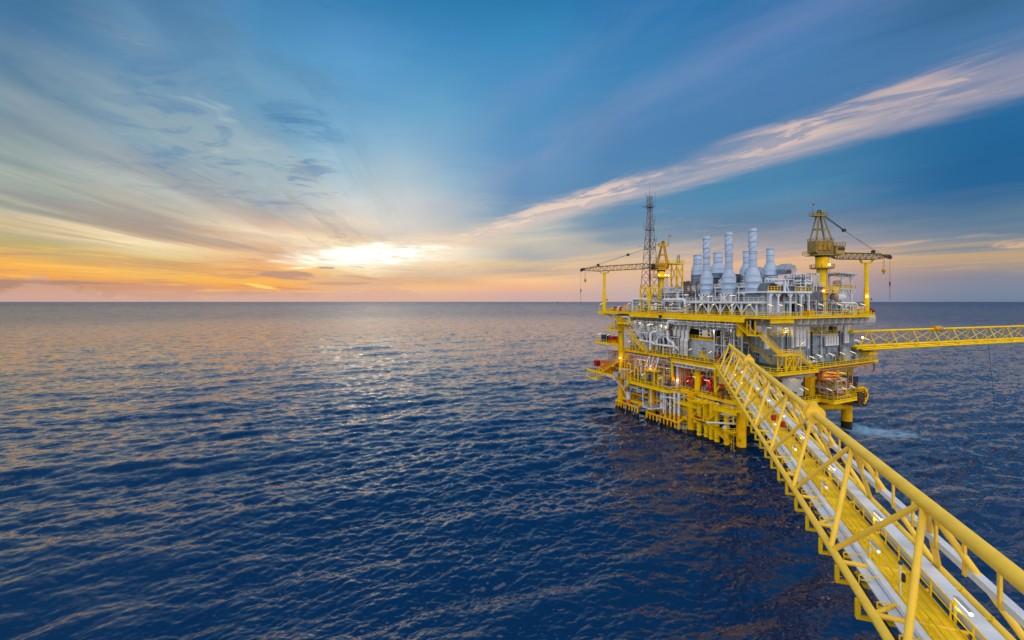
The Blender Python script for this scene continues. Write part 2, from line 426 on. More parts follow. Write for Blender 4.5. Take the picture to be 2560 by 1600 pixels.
# pale fan of light above the sun
fan = (az + 14.5).abs()
fanm = ((az + 14.5)*(az + 14.5)*(1/26.)).min(9.0)
sky = mixc(nt, (fanm*-1.0).exp()*el.step(24., 9.)*el.step(3., 7.)*(wf*.8+.42), sky, lin(226, 220, 212))
# small lit wisps low on the right
ws = noise(nt, combine(nt, az*.16 - el*.30, el*.95 - az*.02, 5.0), 1.0, 5, .6, .4)
sky = mixc(nt, az.step(8., 16.)*el.gauss(9.6, 1.2)*az.step(30., 24.)*ws.step(.58, .70)*.5, sky, lin(226, 186, 166))
sky = mixc(nt, az.step(-4., 6.)*el.gauss(4.6, 1.6)*ws.step(.55, .68)*.55, sky, lin(250, 196, 146))
cloudy = noise(nt, combine(nt, az*.2 + el*.2, el*1.1, 21.0), 1.0, 6, .65, .8)
# white-hot core where the sun stands behind thin cloud
gx = (az + 19.0) + wf*22.0; gy = el - 5.5 - (az+19.0)*.07 + wf*4.2
g1 = ((gx*gx)*(1/58.) + (gy*gy)*(1/1.5)).sqrt() + fib*.7 + wl*.7
sky = mixc(nt, (g1 + (cloudy-.5)*1.3).step(1.55, .3), sky, (1.12, 1.05, .92))
# cloud bars across the glow, thin dark and golden strata low on the left
bar = noise(nt, combine(nt, az*.13 + el*.10, el*1.25, 15.0), 1.0, 6, .62, .7)
barm = az.gauss(-18., 10.)*el.gauss(6.2, 2.6)
sky = mixc(nt, barm*bar.step(.53, .64)*.6, sky, (el*(1/10.)).ramp([(.2, lin(222, 176, 132)), (.6, lin(216, 188, 160)), (1, lin(190, 184, 182))], 'LINEAR'))
sky = mixc(nt, barm*bar.gauss(.515, .012)*.6, sky, (1.1, .92, .62))
cm = (g1 + (bar-.5)*1.6).step(1.35, .0); cm = cm*cm*bar.step(.62, .52)
sky = mixc(nt, 1.0, sky, mixc(nt, cm, (0, 0, 0), (2.6, 1.9, 1.0)), 'ADD')
low = noise(nt, combine(nt, az*.11 + el*.15, el*2.1, 18.0), 1.0, 6, .6, .6)
lowm = az.step(-4., -20.)*el.step(.7, 1.4)*el.step(5.6, 4.2)
sky = mixc(nt, lowm*low.step(.55, .64)*.62, sky, lin(196, 148, 118))
sky = mixc(nt, lowm*low.step(.45, .36)*.62, sky, lin(255, 198, 98))
sky = mixc(nt, 1.0, sky, mixc(nt, el.step(10., 30.)*az.abs().step(75., 55.), (1, 1, 1), (.86, .89, .93)), 'MULTIPLY')
# cumulus along the horizon: noisy silhouettes
cum2 = noise(nt, combine(nt, az*.55, el*.95, 6.0), 1.0, 6, .6)
cum3 = noise(nt, combine(nt, az*.22, el*.1, 4.0), 1.0, 4, .6)
bank = az.gauss(-16.2, 4.6)*1.7 + az.gauss(-47.8, 1.3)*1.5 + az.gauss(-46.2, 2.6)*1.1 + az.gauss(-5, 3)*.8 + az.gauss(-29, 4)*.5 + az.gauss(14, 6)*.5
inb = bank + (cum3-.5)*1.2 + (cum2-.5)*2.6 + .35 - el
sky = mixc(nt, inb.step(-.1, .5)*az.step(20., 6.)*.62, sky, (el*(1/4.)).ramp([(0, lin(214, 174, 162)), (.35, lin(220, 172, 146)), (.7, lin(216, 168, 130)), (1, lin(212, 160, 118))], 'LINEAR'))
sky = mixc(nt, inb.gauss(.0, .10)*az.step(-4, -14)*cum3.step(.42,.6)*.22, sky, lin(255, 214, 146))
# flat dark lid on the far left, purple scud under the glow, burning slit
dn = noise(nt, combine(nt, az*.30, el*1.7, 7.0), 1.0, 5, .65, .5) - .5
lid = ((az+48.)*(az+48.)*(1/50.) + (el-1.75+dn*.5)*(el-1.75+dn*.5)*(1/.05)).sqrt()
sky = mixc(nt, lid.step(1.1, .5)*.7, sky, lin(164, 136, 126))
scud = ((az+27.3)*(az+27.3)*(1/13.) + (el-3.15)*(el-3.15)*(1/.30)).sqrt() + dn*2.2
sky = mixc(nt, scud.step(1.15, .6)*.72, sky, lin(172, 134, 132))
scu2 = ((az+23.2)*(az+23.2)*(1/1.2) + (el-4.1)*(el-4.1)*(1/.022)).sqrt() + dn*1.2
sky = mixc(nt, scu2.step(1.1, .7)*.7, sky, lin(156, 134, 134))
slit = ((az+30.2)*(az+30.2)*(1/5.5) + (el-1.75+(az+30.2)*.18+dn*.5)*(el-1.75+(az+30.2)*.18+dn*.5)*(1/.07)).sqrt() + dn*1.0
sky = mixc(nt, slit.step(1.0, .3), sky, (1.05, .68, .18))
# sky behind the camera: unseen and brightened, a fill light for the near faces
sky = mixc(nt, back, sky, (el*(1/90)).ramp([(0, (.75, .66, .62)), (.14, (1.4, 1.24, 1.18)), (.4, (1.75, 1.55, 1.47)), (1, (.9, .98, 1.15))]))
sk = nt.nodes.new('ShaderNodeTexSky'); sk.sky_type = 'NISHITA'; sk.sun_disc = False
sk.sun_elevation = SUN_EL; sk.sun_rotation = SUN_AZ; sk.air_density = 1.2; sk.dust_density = 2.0
tot = mixc(nt, 1.0, sky, mixc(nt, 1.0, sk.outputs[0], (.0006, .0006, .0006), 'MULTIPLY'), 'ADD')
nt.links.new(tot, bg.inputs[0]); bg.inputs[1].default_value = 1.0
w.cycles.sampling_method = 'MANUAL'; w.cycles.sample_map_resolution = 1024
# veiled sun
sun = bpy.data.lights.new('sun', 'SUN'); sun.energy = .1; sun.angle = R(80); sun.color = (1, .70, .42)
so = bpy.data.objects.new('sun', sun); col.objects.link(so)
sd = Vector((math.sin(SUN_AZ)*math.cos(SUN_EL), math.cos(SUN_AZ)*math.cos(SUN_EL), math.sin(SUN_EL)))
so.rotation_euler = (-sd).to_track_quat('-Z', 'Y').to_euler()
# ------------------------------------------------------------------ sea: one sheet of real waves, finer near, reaching the horizon
def wave_band(L, n, lo, hi, seed, wind, spread, steep):
    """periodic height field (L metres, n*n) holding wavelengths lo..hi, plus its two horizontal drifts"""
    rg = np.random.default_rng(seed)
    k1 = np.fft.fftfreq(n, L/n)*2*np.pi; kx, ky = np.meshgrid(k1, k1); k = np.hypot(kx, ky); k[0, 0] = 1e9
    lam = 2*np.pi/k
    ang = np.arctan2(ky, kx) - wind; c = np.cos(ang)
    D = np.abs(c)**spread*np.where(c > 0, 1, .35) + .04
    amp = np.where((lam > lo) & (lam <= hi), k**-1.9, 0)*np.sqrt(D)
    sp = amp*(rg.normal(size=(n, n)) + 1j*rg.normal(size=(n, n)))
    h = np.fft.ifft2(sp).real; sx = np.fft.ifft2(1j*kx*sp).real; sy = np.fft.ifft2(1j*ky*sp).real
    s = np.sqrt((sx**2+sy**2).mean()); f = steep/s
    X = np.fft.ifft2(-1j*kx/k*sp).real*f; Y = np.fft.ifft2(-1j*ky/k*sp).real*f
    return h*f, X, Y
def sample(F, L, x, y):
    n = F.shape[0]; u = (x/L*n) % n; v = (y/L*n) % n
    i = u.astype(int) % n; j = v.astype(int) % n; a = u-np.floor(u); b = v-np.floor(v); i2 = (i+1) % n; j2 = (j+1) % n
    return F[j, i]*(1-a)*(1-b)+F[j, i2]*a*(1-b)+F[j2, i]*(1-a)*b+F[j2, i2]*a*b
WIND = R(114)
BANDS = [  # L, n, lo, hi, seed, wind, spread, rms slope
    (431., 512, 14, 60, 3, WIND+.10, 12, .055),
    (293., 768, 5.5, 14, 5, WIND-.10, 9, .105),
    (127., 768, 2.0, 5.5, 8, WIND+.05, 4, .165),
    (61., 768, .8, 2.0, 11, WIND, 3, .215),
    (27., 768, .35, .8, 13, WIND, 3, .20)]
rr = [30.0]
while rr[-1] < 3200: rr.append(rr[-1] + min(40., max(.11, rr[-1]**2/(41*432*1.25))))
while rr[-1] < 120000: rr.append(rr[-1]*1.12)
rr = np.array([1.0, 6, 12, 18, 24] + rr)
fine_a = np.linspace(R(-57), R(57), 1150)
an = np.concatenate([np.linspace(R(-180), R(-57), 60)[:-1], fine_a, np.linspace(R(57), R(180), 60)[1:-1]])
A, RR = np.meshgrid(an, rr)
dA = np.gradient(an); sp_a = RR*dA[None, :]; sp_r = np.gradient(rr)[:, None]+0*A
foreshort = np.maximum(sp_r*np.minimum(1, 60/RR), sp_a)
X0 = RR*np.sin(A); Y0 = RR*np.cos(A); Z = np.zeros_like(X0); DX = np.zeros_like(X0); DY = np.zeros_like(X0)
gust = .75 + .5*sample(wave_band(900., 256, 60, 400, 21, WIND, 1, .2)[0]/6, 900., X0, Y0).clip(-1, 1)
for L, n, lo, hi, seed, wi, spd, stp in BANDS:
    h, hx, hy = wave_band(L, n, lo, hi, seed, wi, spd, stp)
    ca, sa = math.cos(.37*seed), math.sin(.37*seed)
    m = math.sqrt(lo*hi)
    wgt = np.clip((m*.75/np.maximum(sp_r, sp_a)-.6), 0, 1)*np.clip((6000-RR)/3000, 0, 1)
    wgt = wgt*(gust if hi < 6 else 1)
    Z += wgt*sample(h, L, X0, Y0); ch = .9 if hi > 6 else .7 if hi > 2.5 else .4; DX += wgt*ch*sample(hx, L, X0, Y0); DY += wgt*ch*sample(hy, L, X0, Y0)
nr, na = X0.shape
vs = np.stack([X0+DX, Y0+DY, Z], -1).reshape(-1, 3)
idx = np.arange(nr*na).reshape(nr, na)
a0 = idx[:-1, :]; a1 = np.roll(idx, -1, 1)[:-1, :]; b0 = idx[1:, :]; b1 = np.roll(idx, -1, 1)[1:, :]
q = np.stack([a0, b0, b1, a1], -1).reshape(-1, 4)[:, ::-1]
me = bpy.data.meshes.new('water'); nq = len(q)
me.vertices.add(len(vs)); me.vertices.foreach_set('co', vs.astype(np.float32).ravel())
me.loops.add(nq*4); me.loops.foreach_set('vertex_index', q.astype(np.int32).ravel())
me.polygons.add(nq); me.polygons.foreach_set('loop_start', np.arange(0, nq*4, 4, dtype=np.int32))
me.polygons.foreach_set('use_smooth', np.ones(nq, bool)); me.update(); me.validate()
m = bpy.data.materials.new('sea_water'); m.use_nodes = True; nt = m.node_tree; b = nt.nodes['Principled BSDF']
tc = nt.nodes.new('ShaderNodeTexCoord'); ge = nt.nodes.new('ShaderNodeNewGeometry')
P = ge.outputs['Position']
sp = nt.nodes.new('ShaderNodeSeparateXYZ'); nt.links.new(P, sp.inputs[0])
px, py = N(nt, sp.outputs[0]), N(nt, sp.outputs[1])
wx, wy = math.cos(WIND), math.sin(WIND)
along = px*wx + py*wy; across = px*(-wy) + py*wx
dist = (px*px + py*py).sqrt()
# slopes of waves too small for the sheet: ripples near, whole wave field far off
def slopes(sc, st, det, off):
    v = combine(nt, along*sc + off, across*sc*st, off)
    n = nt.nodes.new('ShaderNodeTexNoise'); n.inputs['Scale'].default_value = 1; n.inputs['Detail'].default_value = det
    n.inputs['Roughness'].default_value = .6; nt.links.new(v, n.inputs['Vector'])
    s = nt.nodes.new('ShaderNodeSeparateColor'); nt.links.new(n.outputs['Color'], s.inputs[0])
    return N(nt, s.outputs[0])-.5, N(nt, s.outputs[1])-.5
r1 = slopes(2.3, .5, 3, 1.7); r2 = slopes(.75, .38, 4, 4.3); r3 = slopes(.24, .34, 4, 9.1); r4 = slopes(.065, .3, 4, 3.3); r5 = slopes(.016, .25, 5, 6.1)
w1 = dist.step(30., 60.)*.24 + .12; w2 = dist.step(70., 220.)*.78 + .10; w3 = dist.step(200., 600.)*.85; w4 = dist.step(600., 1800.)*.85; w5 = dist.step(1000., 3500.)*.7
gl = noise(nt, combine(nt, px*.012, py*.006, 0.0), 1.0, 4, .6)
sa = r1[0]*w1 + r2[0]*w2 + r3[0]*w3 + r4[0]*w4 + r5[0]*w5
sc_ = (r1[1]*w1 + r2[1]*w2 + r3[1]*w3 + r4[1]*w4)*.6
sa = sa*(gl + .55); sc_ = sc_*(gl + .55)
nx = sa*wx - sc_*wy; ny = sa*wy + sc_*wx
nv = nt.nodes.new('ShaderNodeVectorMath'); nv.operation = 'ADD'
nt.links.new(ge.outputs['Normal'], nv.inputs[0]); nt.links.new(combine(nt, nx, ny, 0.0), nv.inputs[1])
nn = nt.nodes.new('ShaderNodeVectorMath'); nn.operation = 'NORMALIZE'; nt.links.new(nv.outputs[0], nn.inputs[0])
nt.links.new(nn.outputs[0], b.inputs['Normal'])
b.inputs['IOR'].default_value = 1.55
# wash of aerated water round the far right leg
fw = FP.w((56, -3, 0)); ddx = (px - fw.x); ddy = (py - fw.y)
fa = ddx*.85 - ddy*.52; fb = ddx*.52 + ddy*.85
fn = noise(nt, combine(nt, px*.35, py*.35, 0.0), 1.0, 6, .7, 1.2)
fm = ((fa*fa*(1/170.) + fb*fb*(1/60.)).sqrt() + (fn-.5)*1.6).step(1.05, .35)
fs = noise(nt, combine(nt, fa*.5, fb*1.3, 2.0), 1.0, 5, .7, .8).step(.34, .56)
base = mixc(nt, fm*.9, (.0012, .021, .076), (.03, .17, .36))
base = mixc(nt, fm*fs*.7, base, (.40, .62, .80))
nt.links.new(base, b.inputs['Base Color'])
nt.links.new((fm*.4 + dist.step(220., 1500.)*.20 + dist.step(1000., 9000.)*.06 + .045).s, b.inputs['Roughness'])
MAT['sea_water'] = m
me.materials.append(m)
wo = bpy.data.objects.new('water', me); wo['kind'] = 'structure'; col.objects.link(wo)
# ------------------------------------------------------------------ near footbridge (triangular tubular truss)
TH = math.atan(410/1080)
FB = Frame(0, 0, 0, -TH)                    # x = right of the bridge axis, y = along it (away from the eye)
def yb(D, u): return (D + math.sin(TH)*u)/math.cos(TH)      # depth in the view -> metres along the bridge
UL, UR, UT, ZB, ZT = 10.59, 16.58, 13.58, 23.0, 29.26
PAN = 10.9
y_end = yb(117.0, UT)                       # node at the platform end
br = thing('footbridge', 'yellow tubular truss footbridge running from the lower right corner to the platform', 'bridge', FB, (13.6, y_end, ZB))
tops = [y_end - PAN*i for i in range(0, 12)]
y0 = tops[-1]
part(br, 'top_chord', MB().tube((UT, y0, ZT), (UT, y_end+.5, ZT), .385, n=20), 'yellow_bridge')
for u in (UL, UR):
    part(br, 'bottom_chord', MB().tube((u, y0-5, ZB), (u, y_end+4.5, ZB), .265, n=16), 'yellow_bridge')
for i, yt in enumerate(tops):
    for u in (UL, UR):
        for dy_ in (PAN/2, -PAN/2):
            if yt+dy_ < y0-5: continue
            part(br, 'brace', MB().tube((UT, yt, ZT), (u, yt+dy_*(.97 if True else 1), ZB), .18, n=12), 'yellow_bridge')
cr = MB()
for i in range(24):
    y = y_end + 4 - i*PAN/2
    if y < y0-4: break
    cr.tube((UL, y, ZB-.1), (UR, y, ZB-.1), .17, n=8)
    if i % 2: cr.tube((UL, y, ZB-.12), (UR, y+PAN/2, ZB-.12), .14, n=8)
part(br, 'cross_beams', cr, 'yellow_bridge')
for D in (86.0, 45.5):
    y = yb(D, UT)
    fl = MB()
    for d in (-.62, .62): fl.tube((UT, y+d-.06, ZT), (UT, y+d+.06, ZT), .88, n=24)
    fl.tube((UT, y-.6, ZT), (UT, y+.6, ZT), .44, n=20)
    fl.prism([(-.5+UT, ZT+.5), (UT+.5, ZT+.5), (UT+.22, ZT+1.25), (UT-.22, ZT+1.25)], 1, y-.06, y+.06)
    part(br, 'collar', fl, 'yellow_bridge')
wk = MB().box(12.68, 14.42, y0-5, y_end+4, ZB-.06, ZB+.02)
for i in range(5):
    x = 12.82+i*.365; wk.box(x, x+.05, y0-5, y_end+4, ZB+.021, ZB+.05)
part(br, 'walkway', wk, 'walkyellow')
for x in (12.66, 14.44):
    part(br, 'handrail', MB().rail([(x, y0-5, ZB), (x, y_end+3.5, ZB)], 1.15, 2.0, .032), 'yellow')
def ducts(mb, x0, x1, z0, z1, ya, ybb, step=1.2, seam=.012):
    y = ya
    while y < ybb:
        mb.box(x0, x1, y, min(y+step-seam, ybb), z0, z1); y += step
    return mb
part(br, 'cable_tray', ducts(MB(), 11.56, 12.16, ZB-.28, ZB-.16, y0-5, y_end+3, 1.2), 'white')
part(br, 'cable_duct', ducts(MB(), 12.19, 12.58, ZB-.15, ZB+.2, y0-5, y_end+3, 1.8), 'white')
part(br, 'cable_duct', ducts(MB(), 15.05, 16.08, ZB-.1, ZB+.36, y0-5, y_end+3, .6, .01), 'white')
part(br, 'cable_duct', ducts(MB(), 14.62, 15.06, ZB+3.3, ZB+3.68, y0, y_end, 1.5), 'white')
part(br, 'cable_tray', MB().box(14.82, 14.98, y0-5, y_end+3, ZB-.05, ZB+.03), 'black')
part(br, 'utility_pipe', MB().tube((14.62, y0-5, ZB-.1), (14.62, y_end+3, ZB-.1), .07, n=8), 'steel')
for x in (11.05, 11.28): part(br, 'utility_pipe', MB().tube((x, y0-5, ZB-.5), (x, y_end+3, ZB-.5), .08, n=8), 'black')
y = y0
hg = []
while y < y_end+3:
    mb = MB()
    mb.box(10.28, 10.5, y-.13, y+.13, ZB-1.35, ZB-.2); mb.box(10.28, 12.7, y-.12, y+.12, ZB-1.35, ZB-1.15)
    mb.beam((11.5, y, ZB-.33), (11.5, y, ZB-1.2), .08); mb.beam((11.0, y-.0, ZB-.55), (12.2, y, ZB-.35), .07)
    part(br, 'pipe_bracket', mb, 'yellow')
    y += PAN/3
y = y0+1
while y < y_end:
    mb = MB(); fr_ = MB(); m2 = MB(); m3 = MB()
    fr_.beam((14.56, y, ZB+3.2), (14.56, y, ZB+5.6), .12, .2); fr_.beam((14.5, y, ZB+5.55), (13.6, y, ZB+6.1), .1)
    fr_.beam((14.5, y, ZB+3.25), (15.1, y, ZB+3.25), .1)
    mb.beam((11.1, y+1, ZB+.28), (12.2, y+1, ZB+.28), .06); mb.beam((11.1, y+1, ZB+.28), (11.1, y+1, ZB-.3), .06); mb.beam((11.1, y+1, ZB-.0), (11.7, y+1, ZB-.05), .06)
    m2.beam((12.55, y+2, ZB-.05), (12.9, y+2, ZB-.05), .05); m3.beam((16.08, y+1.5, ZB+.3), (16.5, y+1.5, ZB+.3), .07)
    m3.beam((16.5, y+1.5, ZB), (16.5, y+1.5, ZB+.45), .1)
    part(br, 'tray_hanger', fr_, 'yellow_bridge'); part(br, 'tray_bracket', mb, 'yellow'); part(br, 'rail_bracket', m2, 'yellow'); part(br, 'duct_bracket', m3, 'yellow')
    y += PAN/4
# lamps on the two handrails
ords = ['nearest', 'second nearest', 'third nearest', 'fourth nearest', 'fifth nearest', 'sixth nearest', 'seventh nearest', 'eighth nearest', 'ninth nearest', 'tenth nearest']
def bridge_lamp(x, y, lit, label, grp):
    t = thing('bridge_lamp', label, 'lamp', FB, (x, y, ZB), grp)
    part(t, 'lamp_post', MB().beam((x, y, ZB+.02), (x, y, ZB+1.5), .1), 'yellow')
    part(t, 'lamp_tube', MB().tube((x, y-1.35, ZB+1.42), (x, y-.05, ZB+1.42), .065, n=8).tube((x, y-1.42, ZB+1.42), (x, y-1.36, ZB+1.42), .1, n=8), 'tube_light' if lit else 'tube_unlit_glow')
    part(t, 'lamp_housing', MB().box(x-.12, x+.12, y-1.38, y-.02, ZB+1.5, ZB+1.54).box(x-.09, x+.09, y-.06, y+.06, ZB+.7, ZB+1.0), 'lightgrey')
    return t
glow('tube_unlit_glow', (1.0, .93, .8), .6)  # switched-off tubes still given a faint emission
for i in range(9):
    bridge_lamp(14.62, yb(24.2+9.9*i, 14.6), True, f'lit tube lamp on right handrail of near footbridge, {ords[i]} the viewer', 'lamps on the right handrail of the footbridge')
for i in range(9):
    bridge_lamp(12.55, yb(23.0+9.9*i, 12.6)-3.2, i > 2, f'tube lamp on left handrail of near footbridge, {ords[i]} the viewer', 'lamps on the left handrail of the footbridge')
# red hose reels and extinguishers hung on the walkway rail
for k, (D, u) in enumerate(((64.0, 13.55), (60.5, 13.95))):
    y = yb(D, u); lb = ('red fire hose reel box on the footbridge walkway, farther of two', 'red fire hose reel box on the footbridge walkway, nearer of two')[k]
    t = thing('hose_reel', lb, 'hose reel', FB, (u, y, ZB), 'hose reels on the footbridge')
    part(t, 'cabinet', MB().box(u-.26, u+.26, y-.22, y+.22, ZB+.4, ZB+1.2), 'red')
    part(t, 'drum', MB().tube((u-.34, y, ZB+.8), (u-.27, y, ZB+.8), .3, n=14).tube((u-.4, y, ZB+.8), (u-.34, y, ZB+.8), .16, n=10), 'red')
    part(t, 'stand', MB().beam((u-.3, y, ZB), (u-.3, y, ZB+.4), .08).beam((u+.3, y, ZB), (u+.3, y, ZB+.4), .08), 'yellow')
for k, D in enumerate((26.5, 47.0)):
    y = yb(D, 12.7); 
    t = thing('call_point', ('black handset post beside left handrail of footbridge, nearer one', 'black handset post beside left handrail of footbridge, farther one')[k], 'call point', FB, (12.85, y, ZB), 'call points on the footbridge')
    part(t, 'post', MB().tube((12.85, y, ZB), (12.85, y, ZB+1.9), .05), 'white')
    part(t, 'beacon', MB().lathe((12.85, y, ZB+1.9), [(.05, 0), (.11, .03), (.11, .16), (.03, .24)], 12), 'blue')
    part(t, 'handset_box', MB().box(12.9, 13.06, y-.12, y+.12, ZB+.9, ZB+1.35), 'black')
# ------------------------------------------------------------------ the platform: jacket legs, three decks, girders, rails
LD, MD, TD = 12.6, 23.0, 37.1
pf = thing('offshore_platform', 'large yellow and white offshore gas platform standing on legs in the sea', 'platform', FP, (25, 25, 0))
LEGS = [(0, 0), (0, 17.4), (0, 35), (0, 52), (51, 2), (51, 18.5), (51, 35), (51, 52), (31, 1), (25, 52), (25, 18)]
for i, (b, a) in enumerate(LEGS):
    r = 1.24 if (b, a) != (51, 2) else 1.5
    lg = part(pf, 'leg', MB().tube((b, a, -4), (b, a, LD), r, n=20), 'yellow_worn')
    part(lg, 'marine_growth', MB().tube((b, a, -4), (b, a, 1.5 if i != 4 else 2.4), r+.03, n=20), 'fouling')
    if b == 0 and a < 50:
        part(pf, 'deck_column', MB().tube((b+2.6, a, LD), (b+2.6, a, MD-.7), .95, n=18), 'yellow')
        if a == 0: part(pf, 'deck_column', MB().tube((3.2, 3, 31.2), (3.2, 3, TD-1.6), .85, n=18), 'yellow')
    elif b != 31: part(pf, 'deck_column', MB().tube((b, a, LD), (b, a, TD-1.6), .98, n=18), 'yellow')
for p, q, r in [((0, 0, 4.2), (0, 17.4, 4.2), .62), ((0, 17.4, 4.2), (0, 35, 4.2), .62), ((0, 35, 4.2), (0, 52, 4.2), .62),
                ((0, 0, 8.8), (31, 1, 7.6), .6), ((31, 1, 8.9), (51, 2, 6.9), .95), ((51, 2, 6.5), (51, 35, 6.5), .6), ((0, 52, 4.2), (25, 52, 4.2), .6), ((0, 17.4, 4.2), (25, 18, 4.2), .6),
                ((0, 0, 4.2), (25, 18, 4.2), .5), ((25, 18, 4.2), (51, 18.5, 4.2), .55)]:
    part(pf, 'brace', MB().tube(p, q, r, n=14), 'yellow_worn')
TOPP = [(-1.5, 58.5), (-1.5, 30), (.2, 30), (.2, -8.4), (42, -8.4), (44, -6.4), (49.8, -6.4), (49.8, -2.4), (53, -2.4), (53, 54), (10, 58.5)]
MIDP = [(-.4, 50), (-.4, -10.4), (16, -10.4), (17.5, -8.9), (48.2, -6.9), (48.2, -2), (53, -2), (53, 50)]
LOWP = [(-1.2, 66), (-1.2, 43.4), (-3.8, 43.4), (-3.8, 23.4), (1.2, 23.4), (2.2, 5), (5, -3.4), (28.6, -3.4), (28.6, -7), (40.6, -6.4), (40.6, -1.5), (54, -1.5), (54, 50), (22, 62), (2.6, 66)]
def deck(name, poly, z, edge_d, mat_top, lab):
    d = part(pf, name, MB().prism(poly, 2, z-.22, z), mat_top, lab)
    n = len(poly)
    for i in range(n):
        p, q_ = poly[i], poly[(i+1) % n]
        g = MB().beam((*p, z-edge_d/2+.03), (*q_, z-edge_d/2+.03), .14, edge_d)
        g.beam((*p, z+.0), (*q_, z+.0), .5, .09); g.beam((*p, z-edge_d+.03), (*q_, z-edge_d+.03), .5, .09)
        L_ = math.dist(p, q_); k = int(L_/2.9)
        for j in range(1, k):
            x, y = p[0]+(q_[0]-p[0])*j/k, p[1]+(q_[1]-p[1])*j/k
            g.box(x-.11, x+.11, y-.11, y+.11, z-edge_d+.05, z-.05)
        part(d, 'edge_girder', g, 'yellow')
    return d
dT = deck('top_deck', TOPP, TD, .62, 'deckgreen', None)
dM = deck('middle_deck', MIDP, MD, .75, 'deckgreen', None)
dL = deck('lower_deck', LOWP, LD, .85, 'deckgreen', None)
# deep yellow front plate girder under the left side of the top deck, white cantilever brackets under the right side
part(dT, 'plate_girder', MB().box(-.15, .12, -1, 30.2, TD-1.75, TD-.62).box(-.3, .4, -1, 30.2, TD-1.8, TD-1.72), 'yellow')
part(dT, 'plate_girder', MB().box(-1.8, -1.55, 30, 45, TD-1.5, TD-.62).box(-2.0, -1.4, 30, 45, TD-1.56, TD-1.48), 'yellow')
part(dT, 'plate_girder', MB().box(.4, 9.5, -8.3, -8.1, TD-1.75, TD-.62), 'yellow')
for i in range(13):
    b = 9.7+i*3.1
    part(dT, 'cantilever_bracket', MB().prism([(-8.2, TD-.6), (3, TD-.6), (3, TD-3.0), (-7.9, TD-2.4)], 0, b-.06, b+.06).box(b-.2, b+.2, -7.7, 3, TD-3.05, TD-2.95), 'bright_white')  # brighter white puts the sky light on the brackets into the paint
part(dT, 'back_girder', MB().box(9.5, 52.4, 3.0, 3.25, TD-3.1, TD-1.0), 'white')
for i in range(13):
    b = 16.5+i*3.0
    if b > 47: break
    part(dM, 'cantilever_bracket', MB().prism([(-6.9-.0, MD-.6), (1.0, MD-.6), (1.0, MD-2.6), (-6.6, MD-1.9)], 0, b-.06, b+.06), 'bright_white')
part(dM, 'back_girder', MB().box(5, 52.4, 1.0, 1.25, MD-2.6, MD-.7), 'white')
part(dM, 'plate_girder', MB().box(-.5, -.15, 6, 25, MD-1.7, MD-.7).box(-.7, .1, 6, 25, MD-1.78, MD-1.68), 'yellow')
for b, a, z0, z1 in [(-.3, 25.2, 15.7, MD-.7), (-.3, 8.2, 13.9, MD-.7)]:
    part(pf, 'hanging_post', MB().beam((b, a, z0), (b, a, z1), .55), 'yellow')
part(pf, 'hanging_beam', MB().box(-.6, 14, 25.1, 25.5, 15.2, 16.3), 'yellow_dark')
part(pf, 'hanging_beam', MB().box(-.6, 10, 8.0, 8.4, 13.6, 14.7), 'yellow_dark')
part(pf, 'landing_block', MB().box(-1.3, 1.2, 3.6, 6.9, MD-3.4, MD-.8), 'yellow')
part(pf, 'deck_column', MB().box(30.0, 31.9, .2, 1.9, LD, MD-.7), 'yellow')
part(pf, 'knee_brace', MB().beam((32, 1, LD+4.8), (38.5, -2.6, MD-1.2), .8), 'yellow')
part(pf, 'knee_brace', MB().beam((-.3, 8.2, 14.5), (-.3, 5.2, 19.6), .35), 'yellow')
# framing under the decks and bulkheads closing each storey, inner shade and lamp glow put into their colour
for z, xs, ys, hh in ((TD, range(4, 54, 6), range(-6, 58, 6), 1.0), (MD, range(3, 54, 6), range(-4, 50, 6), .8)):
    for y in ys: part(pf, 'deck_beam', MB().box(.4, 47.6 if y < 0 else 52.6, y, y+.3, z-.25-hh, z-.23), 'lightgrey')
for x0, x1, y0_, y1_, z0, z1, mt in [(11, 11.3, 23.6, 49, MD, TD-.3, 'deep_shade'), (12, 52, 48.6, 48.9, MD, TD-.3, 'deep_shade'), (11.4, 11.6, 13, 23.5, 28.9, TD-.3, 'deep_shade'), (10.5, 10.8, 25, 60, LD, MD-.3, 'ochre_lamplit'), (14, 53, 9, 9.3, LD, MD-.3, 'ochre_lamplit')]:
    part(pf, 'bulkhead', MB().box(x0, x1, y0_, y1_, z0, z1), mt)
fw_ = MB().wallrib((1.3, 24.4), (13.9, 24.4), LD, MD-.9, .9, .16, (0, -1)); fw_.box(1.25, 14, 24.42, 24.6, LD, MD-.9)
part(pf, 'firewall', fw_, 'pink'); part(pf, 'firewall_post', MB().box(1.0, 1.3, 24.2, 24.7, LD, MD-.9), 'white')
# guard rails, one run per deck edge
def rails(poly, z, skip=(), inset=.0):
    n = len(poly)
    for i in range(n):
        if i in skip: continue
        part(pf, 'guard_rail', MB().rail([(*poly[i], z), (*poly[(i+1) % n], z)], 1.1, 1.75, .055), 'yellow')
rails(TOPP, TD); rails(MIDP, MD); rails(LOWP, LD)
